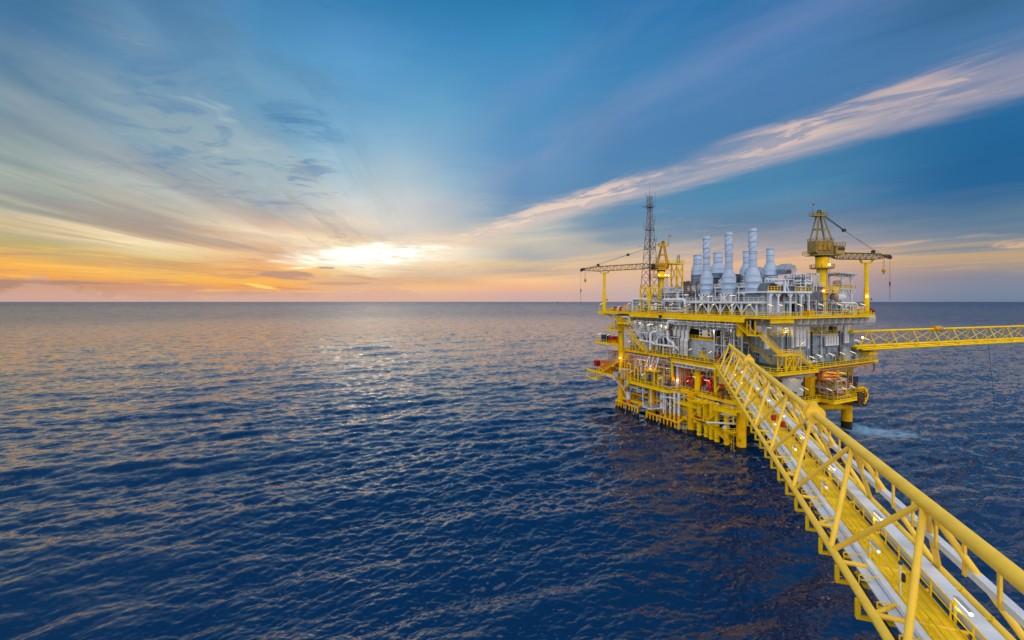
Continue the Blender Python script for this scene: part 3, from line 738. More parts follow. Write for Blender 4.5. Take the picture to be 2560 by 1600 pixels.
# satellite platforms at the corners
def balcony(x0, x1, y0_, y1_, z, d=.7, mat='yellow', open_=()):
    g = part(pf, 'balcony', MB().box(x0, x1, y0_, y1_, z-.12, z), 'grating')
    m_ = MB()
    for p, q_ in (((x0, y0_), (x1, y0_)), ((x1, y0_), (x1, y1_)), ((x1, y1_), (x0, y1_)), ((x0, y1_), (x0, y0_))): m_.beam((*p, z-d/2+.02), (*q_, z-d/2+.02), .16, d)
    part(g, 'edge_girder', m_, mat)
    part(g, 'guard_rail', MB().rail([(x0, y0_, z), (x1, y0_, z), (x1, y1_, z), (x0, y1_, z)], 1.1, 1.6, .04, closed=True), mat)
    return g
balcony(-6.4, -1.6, 51.5, 58, TD); balcony(-5.5, -.6, 52.5, 61.5, 25.2); balcony(-3.6, -.6, 50.2, 57, 30.4, .5)
balcony(-3.4, -.6, 44.5, 49.8, 33.2, .5); balcony(48.3, 51.2, -6.6, -2.2, MD+.1, .6); balcony(48.6, 52.6, -5.6, -.6, MD+2.4, .9)
bx = MB()
for p in ((-1.2, 66), (-1.2, 73), (2.6, 66), (2.6, 73)): bx.beam((*p, LD-3.7), (*p, LD), .45)
for z in (LD-.5, LD-3.6):
    for p, q_ in (((-1.2, 66), (-1.2, 73)), ((2.6, 66), (2.6, 73)), ((-1.2, 73), (2.6, 73)), ((-1.2, 66), (2.6, 66))): bx.beam((*p, z), (*q_, z), .5, .9 if z > LD-1 else .4)
part(pf, 'davit_frame', bx, 'yellow')
part(pf, 'balcony', MB().box(-1.2, 2.6, 66, 73, LD-.1, LD), 'grating')
# orange-yellow boat fenders and their short piles at the waterline
for y0_, y1_ in ((20.2, 34.8), (41, 53.4)):
    bb = -2.4 if y0_ < 30 else -1.2
    t = thing('boat_fender', 'orange boat fender of short piles under left face, ' + ('middle one' if y0_ < 30 else 'far end one'), 'boat fender', FP, (bb, (y0_+y1_)/2, 0))
    part(t, 'top_rail', MB().tube((bb, y0_, 2.9), (bb, y1_, 2.9), .34, n=12), 'yellow_worn')
    part(t, 'back_rail', MB().tube((bb+2.2, y0_, 4.6), (bb+2.2, y1_, 4.6), .4, n=12), 'yellow_worn')
    part(t, 'ledge', MB().box(bb+1.2, bb+2.6, y0_, y1_, 5.2, 5.35), 'rust')
    part(t, 'guard_rail', MB().rail([(bb+1.2, y0_, 5.3), (bb+1.2, y1_, 5.3)], 1.0, 1.8, .035), 'yellow_worn')
    k = 9 if y0_ < 30 else 8
    for i in range(k+1):
        y = y0_+(y1_-y0_)*i/k; r = .42 if i in (0, k) else .25
        pl = part(t, 'pile', MB().tube((bb, y, -2), (bb, y, 3.4 if i in (0, k) else 2.9), r, n=10), 'yellow_worn')
        part(pl, 'marine_growth', MB().tube((bb, y, -2), (bb, y, 1.0), r+.02, n=10), 'fouling')
    for y in (y0_, y1_): part(t, 'strut', MB().tube((bb, y, 3.0), (bb+2.4, y, 4.4), .35, n=10), 'yellow_worn')
# conductors: five yellow pipes in a row, and the white risers
for i, (b, a) in enumerate([(-1.0, 13.4), (-.3, 11.4), (-.7, 9.2), (-1.2, 6.9), (-.9, 3.9)]):
    t = thing('conductor_pipe', f'vertical yellow conductor pipe standing in sea beside near leg, {["farthest", "second farthest", "middle", "second nearest", "nearest"][i]} of five', 'conductor', FP, (b, a, 0), 'row of yellow conductors')
    part(t, 'shaft', MB().tube((b, a, -3), (b, a, LD-.8), .72, n=16), 'yellow')
    part(t, 'clamp', MB().tube((b, a, 5.0), (b, a, 5.25), .78, n=16).tube((b, a, 1.9), (b, a, 2.02), .76, n=16), 'rust')
    part(t, 'marine_growth', MB().tube((b, a, -3), (b, a, .9), .74, n=16), 'fouling')
for i, (b, a, r) in enumerate([(-2.0, 26.5, .32), (-1.6, 28.6, .5), (-1.6, 24.7, .3), (-1.5, 23.0, .34), (-1.4, 21.2, .36), (-.6, 46.8, .9)]):
    lb = 'wide white riser with orange band beside far left leg' if i == 5 else f'white riser pipe dropping to the orange fender, {["fourth", "fifth", "third", "second", "first"][i]} from the near end'
    t = thing('riser_pipe', lb, 'riser', FP, (b, a, 0), None if i == 5 else 'white risers above the boat fender')
    part(t, 'upper_pipe', MB().tube((b, a, 4.6), (b, a, LD-.5), r, n=12), 'white')
    part(t, 'sleeve', MB().tube((b, a, 2.6), (b, a, 4.8), r+.12, n=12), 'orange' if i in (1, 5) else 'yellow_worn')
    part(t, 'lower_pipe', MB().tube((b, a, -3), (b, a, 2.7), r, n=12), 'fouling')
    if i in (1, 5): part(t, 'band', MB().tube((b, a, 7.6), (b, a, 8.4), r+.03, n=12), 'orange')
# hanging white work basket under the lower deck
t = thing('work_basket', 'white hanging frame with floor slung under the lower deck', 'work basket', FP, (-3, 30, 4.6))
for b, a in ((-3.6, 35.4), (-3.6, 31.4), (-3.6, 25.6), (.4, 33)): part(t, 'hanger', MB().tube((b, a, 4.7), (b, a, LD-.6), .17, n=8), 'white')
part(t, 'frame', MB().beam((-3.6, 35.4, 4.8), (-3.6, 31.4, 4.8), .34).beam((-3.6, 31.4, 4.8), (-3.6, 25.6, 6.6), .3).beam((-3.6, 35.4, 4.8), (.4, 33, 4.8), .3).beam((-3.6, 31.4, 4.8), (.4, 33, 4.8), .3), 'white')
part(t, 'floor', MB().box(-3.4, .2, 26, 35.2, 5.5, 5.6), 'concrete')
part(t, 'diagonal', MB().tube((-3.6, 25.6, 6.8), (-.6, 29, 10.8), .15, n=8).tube((-1.6, 24.2, 6.6), (-2.2, 29, 11.2), .13, n=8), 'white')
part(t, 'crossbar', MB().tube((-3.4, 27, 9.9), (-3.2, 20.5, 10.6), .2, n=8), 'white')
# yellow service gallery slung under the near part of the lower deck, with its cage
t = thing('service_gallery', 'yellow trussed gallery with roofed cage slung below the near edge of lower deck', 'gallery', FP, (0, 15, 6.5))
part(t, 'floor_girder', MB().box(-1.4, 1.6, 14, 23.6, 8.5, 9.2), 'yellow')
tr = MB()
for y in (23.6, 19, 14.4): tr.beam((-1.4, y, 9), (-1.4, y, LD-.6), .24); tr.beam((1.4, y, 9), (1.4, y, LD-.6), .2)
tr.beam((-1.4, 23.6, 9.1), (-1.4, 19, 11.7), .16).beam((-1.4, 19, 11.7), (-1.4, 14.4, 9.1), .16).beam((-1.4, 23.6, 11.9), (-1.4, 14, 11.9), .2).beam((-1.4, 19, 9.2), (1.4, 14.4, 11), .14)
part(t, 'truss', tr, 'yellow')
cg = MB()
for b in (-3.2, 1.2):
    for y in (9.8, 14.4): cg.beam((b, y, 6.3), (b, y, 11.1), .26)
for z in (6.3, 11.1):
    for p, q_ in (((-3.2, 9.8), (-3.2, 14.4)), ((1.2, 9.8), (1.2, 14.4)), ((-3.2, 9.8), (1.2, 9.8)), ((-3.2, 14.4), (1.2, 14.4))): cg.beam((*p, z), (*q_, z), .26)
cg.beam((-3.2, 14.4, 6.4), (-3.2, 9.8, 10.9), .2).beam((-3.2, 9.8, 8), (1.2, 9.8, 10.8), .16).beam((1.2, 14.4, 6.4), (1.2, 9.8, 10.9), .16).beam((-3.2, 14.4, 8.6), (1.2, 14.4, 6.6), .14)
part(t, 'cage', cg, 'yellow'); part(t, 'cage_floor', MB().box(-3.1, 1.1, 9.9, 14.3, 6.25, 6.33), 'grating')
rf = MB()
for i in range(7): rf.box(-3.4, 1.4, 9.5+i*.74, 10.1+i*.74, 11.25, 11.32)
rf.box(-3.4, -3.2, 9.5, 14.6, 11.18, 11.25).box(1.2, 1.4, 9.5, 14.6, 11.18, 11.25)
part(t, 'roof', rf, 'yellow'); part(t, 'cage_rail', MB().rail([(-3.2, 9.8, 6.33), (-3.2, 14.4, 6.33), (1.2, 14.4, 6.33)], 1.1, 1.5, .04), 'yellow')
part(t, 'warning_board', MB().box(-3.3, -3.24, 11, 13, 6.5, 7.2), 'red')
t = thing('valve_platform', 'yellow platform with round white valves at the foot of the footbridge', 'platform', FP, (0, 3, 10))
part(t, 'floor', MB().box(-3, 2.5, -1, 6.5, LD-1.5, LD-1.35), 'yellow'); part(t, 'apron', MB().box(-3.1, -2.95, -1, 6.6, LD-2.4, LD-1.3), 'yellow')
part(t, 'guard_rail', MB().rail([(-3, 6.5, LD-1.35), (-3, -1, LD-1.35)], 1.1, 1.5, .04), 'yellow')
part(t, 'valve', MB().sphere((-2.2, 5.8, LD-.6), .42), 'white'); part(t, 'valve', MB().sphere((-2.2, 1.2, LD-.7), .36), 'white')
part(t, 'grid_panel', MB().box(-4.6, -3.1, .2, 3.2, LD-2.6, LD-2.5), 'lightgrey')
for a in (.4, 5.6): part(t, 'post', MB().beam((-2.6, a, LD-5), (-2.6, a, LD-1.5), .3), 'yellow')
solo('drain_pipe', 'thick white drain pipe sticking out above the near leg', 'pipe', MB().pipe([(-4.6, 7.4, 6.6), (.5, -.4, 7.6)], .28, 10), 'white')
# ------------------------------------------------------------------ stairs
def stairs(label, p, q_, side, w_=1.0, mat='yellow', rmat='yellow'):
    t = thing('staircase', label, 'staircase', FP, q_)
    part(t, 'flight', MB().stair(p, q_, side, w_), mat); part(t, 'handrail', MB().stairrail(p, q_, side, w_), rmat); return t
stairs('yellow upper stair flight dropping from the top deck edge above the footbridge', (1.4, 4.6, TD), (1.4, -1.2, 32.0), (1, 0, 0), 1.2)
stairs('long yellow stair flight down the grey building to the braced landing', (2.6, -3.8, 32.0), (2.6, -9.4, 27.3), (1, 0, 0), 1.2)
stairs('lowest yellow stair flight from braced landing to the middle deck walkway', (9, -9.6, 27.2), (15.2, -9.6, MD), (0, 1, 0), 1.1)
t = thing('stair_landing', 'small yellow railed landing between the two upper stair flights', 'landing', FP, (2, -2.5, 32))
part(t, 'floor', MB().box(.6, 3.4, -3.8, -1.2, 31.75, 32.0), 'yellow'); part(t, 'guard_rail', MB().rail([(.6, -3.8, 32), (.6, -1.2, 32)], 1.1, 1.3, .04).rail([(3.4, -1.2, 32), (.6, -1.2, 32)], 1.1, 1.3, .04), 'yellow')
part(t, 'hanger_post', MB().beam((.7, -1.3, 32), (.7, -1.3, TD-1.3), .22).beam((.7, -3.7, 32), (.7, -3.7, TD-1.3), .22).beam((.7, -1.3, 35), (.7, -3.7, 32.4), .14), 'yellow')
t = thing('stair_tower', 'yellow cross-braced stair tower on the middle deck corner by footbridge', 'stair tower', FP, (6, -9.4, MD))
tw = MB()
for b in (3.2, 6.1, 9.0):
    for a in (-10.3, -8.2): tw.beam((b, a, MD), (b, a, 27.2), .26)
for b0, b1 in ((3.2, 6.1), (6.1, 9.0)):
    for a in (-10.3, -8.2): tw.beam((b0, a, MD+.1), (b1, a, 27), .2); tw.beam((b1, a, MD+.1), (b0, a, 27), .2)
part(t, 'tower_frame', tw, 'yellow'); part(t, 'floor', MB().box(1.8, 9.2, -10.5, -8.0, 27.05, 27.25), 'yellow')
part(t, 'guard_rail', MB().rail([(1.8, -10.5, 27.25), (9.2, -10.5, 27.25)], 1.1, 1.4, .045).rail([(3.4, -8, 27.25), (9.2, -8, 27.25)], 1.1, 1.4, .045), 'yellow')
stairs('grey sided upper stair flight on the left face of the grey building', (12.3, 9.2, 30.2), (12.3, 5.6, 26.3), (1, 0, 0), 1.0, 'lightgrey')
stairs('grey sided lower stair flight on the left face of the grey building', (12.3, 3.7, 26.3), (12.3, -.2, MD), (1, 0, 0), 1.0, 'lightgrey')
for z, a0, a1, lb in ((30.2, 9.2, 11.2, 'small yellow railed landing at roof of grey building, above bridge end'), (26.3, 3.7, 5.6, 'small yellow railed landing halfway up left face of grey building')):
    t = thing('stair_landing', lb, 'landing', FP, (12.3, a0, z)); part(t, 'floor', MB().box(11.6, 13.4, a0, a1, z-.25, z), 'lightgrey')
    part(t, 'guard_rail', MB().rail([(11.6, a1, z), (11.6, a0, z)], 1.1, 1, .045).rail([(11.6, a1, z), (13.4, a1, z)], 1.1, 1, .045), 'yellow')
for lb, p, q_, sd in [('yellow stair flight from top deck corner down to upper left landing', (-4, 57, TD), (-2.4, 49.8, 33.3), (1, .2, 0)),
                  ('yellow return stair flight at left end of platform, above the red boxes', (-2.6, 49, 33.2), (-2.2, 55.5, 30.5), (1, 0, 0)),
                  ('long yellow stair flight sloping down left face beside white pipes', (-1.8, 50, 33), (-1.6, 41.8, 27.8), (1, 0, 0)),
                  ('lower yellow stair flight on left face meeting the middle deck', (-1.4, 44.5, 28.2), (-1.2, 35.8, MD), (1, 0, 0)),
                  ('yellow stair flight below the blue and red boxes at left end', (-3.4, 52.5, 25.2), (-2.6, 44.6, 19.6), (1, 0, 0)),
                  ('yellow stair flight from far left column down to lower deck', (-2.4, 50.4, 18.6), (-1.6, 62, LD), (1, 0, 0)),
                  ('yellow stair flight hanging below lower deck at far left leg', (-3.6, 41.8, LD-.5), (-2.4, 47.5, 8.2), (1, 0, 0)),
                  ('yellow stair flight beside cage of gallery under lower deck', (-2, 3.5, LD-1.4), (-2, 9.6, 6.4), (1, 0, 0)),
                  ('dark yellow stair flight reaching down to water between yellow conductors', (-2.4, 9.6, 6.3), (-1.6, 2, 1.8), (1, 0, 0)),
                  ('short yellow stair flight at the door of small grey cabin', (3.4, 17.5, MD+1.9), (3.4, 14.6, MD), (1, 0, 0))]:
    stairs(lb, p, q_, sd, 1.0)
# ------------------------------------------------------------------ top deck: exhaust stacks
def frame_cols(mb, pts, z0, z1, w_=.42):
    for b, a in pts: mb.beam((b, a, z0), (b, a, z1), w_)
    return mb
ZS = 41.0
t = thing('stack_support', 'white steel support frame with railed floor under the three tall stacks', 'steel frame', FP, (7, 5, TD))
colA = [17.4, 12.6, 8.4, 4.4, 1.4, -3.2]
for a in colA: part(t, 'column', MB().beam((2, a, TD), (2, a, ZS-.3), .5), 'white')
for a in colA: part(t, 'column', MB().beam((14, a, TD), (14, a, ZS-.3), .45), 'white')
for i in range(5):
    mid = (colA[i]+colA[i+1])/2
    part(t, 'knee_brace', MB().beam((2, mid, ZS-.4), (2, colA[i], TD+.4), .3), 'white'); part(t, 'knee_brace', MB().beam((2, mid, ZS-.4), (2, colA[i+1], TD+.4), .3), 'white')
part(t, 'floor', MB().box(1.3, 14.6, -5.6, 24, ZS-.5, ZS-.05), 'white')
part(t, 'guard_rail', MB().rail([(1.4, 24, ZS), (1.4, -5.6, ZS), (14.5, -5.6, ZS)], 1.1, 1.5, .045), 'white')
for i, (a, dia, zb, zt) in enumerate([(18.9, 3.85, 48.4, 61.9), (10.6, 3.95, 48.3, 62.0), (2.6, 4.0, 48.3, 61.9)]):
    b = 8.0; r = dia/2
    t = thing('exhaust_stack', ['tall white exhaust stack with spiral fins, left one of the front three', 'tall white exhaust stack with spiral fins, middle one of the front three', 'tall white exhaust stack with spiral fins, right one of the front three, nearest'][i], 'exhaust stack', FP, (b, a, ZS), 'tall spiral finned stacks')
    part(t, 'barrel', MB().lathe((b, a, 0), [(r, 43.3), (r, 44.8), (r*1.03, 44.82), (r*1.03, 44.95), (r, 44.97), (r, 46.6), (r*1.03, 46.62), (r*1.03, 46.72), (r, 46.74), (r, zb)], 28), 'stack_white')
    part(t, 'cone', MB().lathe((b, a, 0), [(r*1.02, zb), (r*1.02, zb+.15), (r*.94, zb+.55), (r*.80, zb+1.3), (1.2, zb+2.2), (1.09, zb+2.6)], 28), 'stack_white')
    sh = part(t, 'shaft', MB().lathe((b, a, 0), [(1.07, zb+2.55), (1.07, zt-.9), (1.0, zt-.88), (1.0, zt-.02), (.9, zt-.01), (.9, zt-.6)], 24, cap=False), 'stack_white')
    for z in (zb+2.6, zb+4.6, zb+6.4, zt-6.7, zt-3.9, zt-.95): part(t, 'ring_flange', MB().lathe((b, a, 0), [(1.05, z), (1.17, z), (1.17, z+.1), (1.05, z+.1)], 24), 'stack_white')
    for k in range(3): part(t, 'spiral_fin', MB().helix((b, a, 0), 1.05, zt-6.6, zt-1.0, 5.2, k*2.094+.4, .11, .03, 22), 'stack_white')
    for k in range(6):
        c_, s_ = math.cos(k*1.0472), math.sin(k*1.0472)
        part(t, 'support_leg', MB().beam((b+c_*r*.98, a+s_*r*.98, 43.6), (b+c_*r*.98, a+s_*r*.98, ZS-.05), .3), 'white')
    part(t, 'leg_brace', MB().beam((b-r, a-1.6, 43.4), (b-r-.2, a+1.2, ZS), .2).beam((b-r, a+1.6, 43.4), (b-r-.2, a-1.2, ZS), .2), 'white')
    part(t, 'exhaust_duct', MB().tube((b, a, TD), (b, a, 43.4), 1.05, n=16), 'steel')
    part(t, 'hopper', MB().lathe((b-1.5, a+2.6, TD), [(.9, 0), (.9, 1.5), (.5, 2.6)], 4), 'red')
for i, (a, rb, rs, z0, z1, z2, zt) in enumerate([(33.8, 2.25, 1.45, 46, 52.2, 54.4, 57.9), (25, 2.5, 1.5, 46, 52.3, 54.2, 57.9), (14, 2.0, 1.02, 45, 50.8, 53.2, 57.2), (6, 2.03, 1.03, 45, 50.6, 52.9, 57.2)]):
    b = 20.0
    t = thing('exhaust_stack', ['short wide white stack behind, farthest left of the back four', 'short wide white stack behind, between left and middle tall stacks', 'short white stack mostly hidden just left of the nearest tall stack', 'short white stack standing alone right of the tall stacks'][i], 'exhaust stack', FP, (b, a, z0), 'short stacks behind')
    part(t, 'barrel', MB().lathe((b, a, 0), [(rb, z0-6), (rb, z1-1.6), (rb*1.03, z1-1.58), (rb*1.03, z1-1.48), (rb, z1-1.46), (rb, z1)], 26), 'stack_white')
    part(t, 'cone', MB().lathe((b, a, 0), [(rb, z1), (rb*.93, z1+.5), (rs*1.25, z2-.5), (rs, z2)], 26), 'stack_white')
    part(t, 'shaft', MB().lathe((b, a, 0), [(rs, z2), (rs, zt), (rs-.1, zt), (rs-.1, zt-.5)], 24, cap=False), 'stack_white')
    for z in (z2+.1, (z2+zt)/2, zt-.25, z1-2.9):
        q_ = rs if z > z2 else rb
        part(t, 'ring_flange', MB().lathe((b, a, 0), [(q_-.02, z), (q_+.09, z), (q_+.09, z+.1), (q_-.02, z+.1)], 24), 'stack_white')
# generator level behind the tall stacks
t = thing('machinery_house', 'long pale grey machinery house behind the tall white stacks', 'machinery house', FP, (22, 20, TD))
part(t, 'walls', MB().wallrib((15.2, 40), (15.2, -1.5), TD, 45.4, 1.2, .12, (-1, 0)).box(15.3, 33, -1.5, 40, TD, 45.2), 'slate')
part(t, 'roof', MB().box(15.0, 33.3, -1.8, 40.3, 45.2, 45.5), 'slate')
part(t, 'guard_rail', MB().rail([(15.1, 40, 45.5), (15.1, -1.7, 45.5), (33, -1.7, 45.5)], 1.1, 1.7, .045), 'white')
for k in range(5): part(t, 'vent_box', MB().cbox((16.6, 36-k*8.2, 46.9), (2.2, 2.6, 2.8)), ['slate', 'grey', 'lightgrey', 'slate', 'grey'][k])
for nm, (b0, b1, a0, a1, z0, z1), lb in [('filter_house', (15.6, 18.8, 14.8, 20.6, 46.6, 49.6), 'dark slate filter box between middle and right tall stacks'),
                                        ('filter_house', (15.4, 18.2, 22.4, 28.2, 46.2, 48.8), 'dark slate filter box between left and middle tall stacks')]:
    t = thing(nm, lb, 'filter box', FP, ((b0+b1)/2, (a0+a1)/2, z0)); part(t, 'casing', MB().box(b0, b1, a0, a1, z0-1.2, z1), 'slate')
    lv = MB()
    for k in range(6): lv.box(b0-.08, b0, a0+.2, a1-.2, z0+.2+k*.42, z0+.36+k*.42)
    part(t, 'louvre', lv, 'black'); part(t, 'roof_edge', MB().box(b0-.2, b1+.2, a0-.2, a1+.2, z1, z1+.18), 'blue')
def hood(lb, b, a, z, w_, d, h, m_='grey'):
    """gas turbine air intake: box with chamfered weather hoods on its sides"""
    t = thing('air_intake', lb, 'air intake', FP, (b, a, z))
    part(t, 'filter_box', MB().box(b-w_/2, b+w_/2, a-d/2, a+d/2, z, z+h), m_)
    part(t, 'weather_hood', MB().prism([(b+w_/2, z+h), (b+w_/2+.5, z+h), (b+w_/2+1.4, z+h*.5), (b+w_/2+.2, z+h*.02), (b+w_/2, z+h*.02)], 1, a-d/2, a+d/2), m_)
    part(t, 'weather_hood', MB().prism([(b-w_/2, z+h), (b-w_/2-.4, z+h), (b-w_/2-1.1, z+h*.55), (b-w_/2-.2, z+h*.15), (b-w_/2, z+h*.1)], 1, a-d/2, a+d/2), m_)
    part(t, 'intake_mouth', MB().box(b-w_/2-.5, b+.2, a-d/2-.06, a-d/2, z+.2, z+h*.5), 'brown')
    part(t, 'roof_cap', MB().box(b-w_*.3, b+w_*.35, a-d*.4, a+d*.4, z+h, z+h+.35), m_)
    for sx_ in (-1, 1): part(t, 'leg', MB().beam((b+sx_*w_*.4, a-d*.4, z-3.5), (b+sx_*w_*.4, a-d*.4, z), .25), 'white')
hood('grey air intake with angled hoods beside the lone short stack', 22.2, 2.6, 49.0, 2.9, 3, 2.9)
hood('lower grey air intake with angled hoods above the white columns', 22.6, -.6, 43.9, 2.3, 3, 3.0)
hood('grey air intake tucked behind the nearest tall stack', 16.8, 8.6, 48.2, 2.8, 4, 3.0)
# right end of the white frame: portal columns, arched enclosure, grey box
RA = -6.9
t = thing('enclosure_frame', 'white portal frame with knee braces right of the tall stacks', 'steel frame', FP, (10, RA, TD))
cb = [2.1, 5.1, 9.9, 14.4, 17.6]
for b in cb: part(t, 'column', MB().beam((b, RA, TD), (b, RA, 43.5), .42), 'white')
for b0, b1 in zip(cb, cb[1:]):
    part(t, 'knee_brace', MB().beam((b0, RA, 42.0), (b0+1.3, RA, 43.4), .24), 'white'); part(t, 'knee_brace', MB().beam((b1, RA, 42.0), (b1-1.3, RA, 43.4), .24), 'white')
part(t, 'floor', MB().box(.8, 18.6, -7.3, 2, 43.3, 43.75), 'white')
part(t, 'guard_rail', MB().rail([(.9, -7.2, 43.75), (5.6, -7.2, 43.75)], 1.2, 1.2, .05).rail([(11.5, -7.2, 43.75), (18.5, -7.2, 43.75)], 1.2, 1.3, .05), 'yellow')
part(t, 'upper_post', MB().beam((8.2, -6.6, 43.7), (8.2, -6.6, 47.0), .4).beam((8.3, -6.6, 46.6), (9.8, -6.6, 43.8), .25).beam((.9, -6.6, 46.9), (8.4, -6.6, 46.9), .4), 'white')
part(t, 'ladder', MB().ladder((11.6, -7.4, TD), (11.6, -7.4, 44.6), (1, 0, 0), .6), 'white'); part(t, 'ladder', MB().ladder((.7, -7.3, TD), (.7, -7.3, 44), (1, 0, 0), .6), 'white')
arch = [(5.0+2.1*math.cos(math.pi*k/12), 43.8+2.3*math.sin(math.pi*k/12)) for k in range(13)]
t = thing('generator_enclosure', 'dark arched generator enclosure with a red line on white frame', 'enclosure', FP, (5, -2, 43.8))
part(t, 'arched_hood', MB().prism(arch, 1, -5.6, -2.6), 'slate'); part(t, 'end_panel', MB().prism([(5+(x-5)*.92, 43.8+(z-43.8)*.92) for x, z in arch], 1, -5.68, -5.59), 'black')
part(t, 'red_strip', MB().box(5.1, 5.2, -5.74, -5.67, 43.8, 45.8), 'red')
t = thing('equipment_room', 'plain grey equipment room with brown double window behind white columns', 'equipment room', FP, (7, -3, TD))
part(t, 'walls', MB().box(2.6, 9.5, -5.8, 1, TD, 43.2), 'grey'); part(t, 'window', MB().box(6.0, 8.6, -5.9, -5.8, 41.2, 42.9), 'brown'); part(t, 'window_bar', MB().box(7.27, 7.33, -5.95, -5.9, 41.2, 42.9).box(5.9, 8.7, -5.95, -5.9, 41.1, 41.2), 'black')
part(t, 'low_rack', MB().box(2.8, 9.3, -7.4, -6.9, TD+1.1, TD+1.2).box(2.8, 2.9, -7.4, -7.2, TD, TD+1.1).box(9.2, 9.3, -7.4, -7.2, TD, TD+1.1), 'white')
for k, (b0, b1, a0, h) in enumerate([(14.7, 19.3, -5, 3.4), (19.5, 22.2, -4.4, 2.4)]):
    t = thing('covered_equipment', ['tall equipment under dark blue tarpaulin behind the right white columns', 'low equipment under dark blue tarpaulin left of crane column'][k], 'covered equipment', FP, (b0, a0, TD))
    rg = random.Random(k); mb = MB(); n = 7; V_ = []
    for i in range(n):
        for j in range(n):
            e = min(i, j, n-1-i, n-1-j); V_.append((b0+(b1-b0)*i/(n-1)+rg.uniform(-.1, .1), a0+3.6*j/(n-1)+rg.uniform(-.1, .1), TD + (0 if e == 0 else h*(.72+.28*rg.random()) if e == 1 else h*(.9+.25*rg.random()))))
    mb.add(V_, [(i*n+j, (i+1)*n+j, (i+1)*n+j+1, i*n+j+1) for i in range(n-1) for j in range(n-1)]); part(t, 'tarpaulin', mb, 'tarp')
    part(t, 'skid', MB().box(b0, b1, a0-.1, a0+3.7, TD, TD+.25), 'black')
# ------------------------------------------------------------------ telecom mast on its yellow frame
MB_, MA_ = 2.3, 38.7
t = thing('mast_base', 'yellow braced steel tower carrying the radio mast', 'steel tower', FP, (MB_, MA_, TD))
cs = [(MB_-2.3, MA_-2.3), (MB_+2.3, MA_-2.3), (MB_+2.3, MA_+2.3), (MB_-2.3, MA_+2.3)]
for p in cs: part(t, 'column', MB().beam((*p, TD), (*p, 45.9), .42), 'yellow')
for p, q_ in zip(cs, cs[1:]+cs[:1]):
    for z in (41.6, 45.8): part(t, 'girt', MB().beam((*p, z), (*q_, z), .3), 'yellow')
    m_ = ((p[0]+q_[0])/2, (p[1]+q_[1])/2)
    part(t, 'brace', MB().beam((*p, 41.7), (*m_, 45.6), .22).beam((*q_, 41.7), (*m_, 45.6), .22), 'yellow'); part(t, 'brace', MB().beam((*p, TD+.2), (*q_, 41.4), .22), 'yellow')
part(t, 'guard_rail', MB().rail([(*c, 45.9) for c in cs], 1.1, 1.2, .04, closed=True), 'yellow')
t = thing('radio_mast', 'slender red and grey lattice radio mast with antennas', 'radio mast', FP, (MB_, MA_, 45.9))
HM = 78.6
def mastw(z): return 4.4+(1.2-4.4)*min(1, (z-45.9)/(73-45.9))
nb = 11; zl = [45.9+(HM-45.9)*(1-(1-i/nb)**1.25) for i in range(nb+1)]
for i in range(nb):
    mb = MB(); z0, z1 = zl[i], zl[i+1]; w0, w1 = mastw(z0)/2, mastw(z1)/2
    c0 = [(MB_+sx_*w0, MA_+sy*w0, z0) for sx_, sy in ((-1, -1), (1, -1), (1, 1), (-1, 1))]; c1 = [(MB_+sx_*w1, MA_+sy*w1, z1) for sx_, sy in ((-1, -1), (1, -1), (1, 1), (-1, 1))]
    for k in range(4):
        k2 = (k+1) % 4; mb.beam(c0[k], c1[k], .14); mb.beam(c0[k], c1[k2], .075); mb.beam(c0[k2], c1[k], .075); mb.beam(c1[k], c1[k2], .075)
    part(t, 'lattice_section', mb, 'mast_red' if (i//2) % 2 == 0 and i < 5 else 'mast_grey')
part(t, 'cable_ladder', MB().box(MB_-.1, MB_+.22, MA_-.2, MA_, 45.9, 76), 'slate'); part(t, 'ladder', MB().ladder((MB_-.4, MA_-.3, 45.9), (MB_-.4, MA_-.3, 76), (1, 0, 0), .5), 'red')
for z, w_ in ((59.6, 2.6), (66.4, 2.2), (74.5, 2.0)): part(t, 'rest_platform', MB().box(MB_-w_/2, MB_+w_/2, MA_-w_/2, MA_+w_/2, z, z+.08).rail([(MB_-w_/2, MA_-w_/2, z), (MB_+w_/2, MA_-w_/2, z), (MB_+w_/2, MA_+w_/2, z), (MB_-w_/2, MA_+w_/2, z)], .8, 1, .03, toe=False, closed=True), 'mast_grey' if z < 70 else 'mast_red')
part(t, 'whip_antenna', MB().tube((MB_, MA_, HM), (MB_, MA_, HM+4.6), .07, .03, 6), 'slate'); part(t, 'whip_antenna', MB().tube((MB_+1.5, MA_-1, 74.6), (MB_+1.5, MA_-1, 80.2), .06, .04, 6).beam((MB_, MA_-.5, 76), (MB_+1.5, MA_-1, 76), .08), 'slate')
part(t, 'whip_antenna', MB().tube((MB_-1.1, MA_+.6, 74.6), (MB_-1.1, MA_+.6, 79), .06, .05, 6).sphere((MB_-1.1, MA_+.6, 79), .18), 'slate')
part(t, 'dish', MB().lathe((MB_-2.0, MA_+.9, 74.9), [(.05, -.15), (.4, -.05), (.62, .12), (.6, .16), (.35, 0), (.02, -.1)], 14).beam((MB_-2, MA_+.9, 74.8), (MB_-.5, MA_+.4, 74.7), .08), 'lightgrey')
for z, dx_, s_ in ((70, 1.9, 1.6), (68, -2.2, 1.5), (63, 2.4, .8), (60.8, -3.9, .2)): part(t, 'side_antenna', MB().beam((MB_, MA_, z), (MB_+dx_*.8, MA_-dx_*.5, z), .08).tube((MB_+dx_*.8, MA_-dx_*.5, z-s_), (MB_+dx_*.8, MA_-dx_*.5, z+s_), .07, n=6), 'slate')
part(t, 'drum_antenna', MB().tube((MB_+.9, MA_-.9, 60.6), (MB_+1.3, MA_-1.3, 60.6), .45, n=12).tube((MB_-.9, MA_-.9, 59.5), (MB_-1.2, MA_-1.3, 59.5), .4, n=12), 'lightgrey')
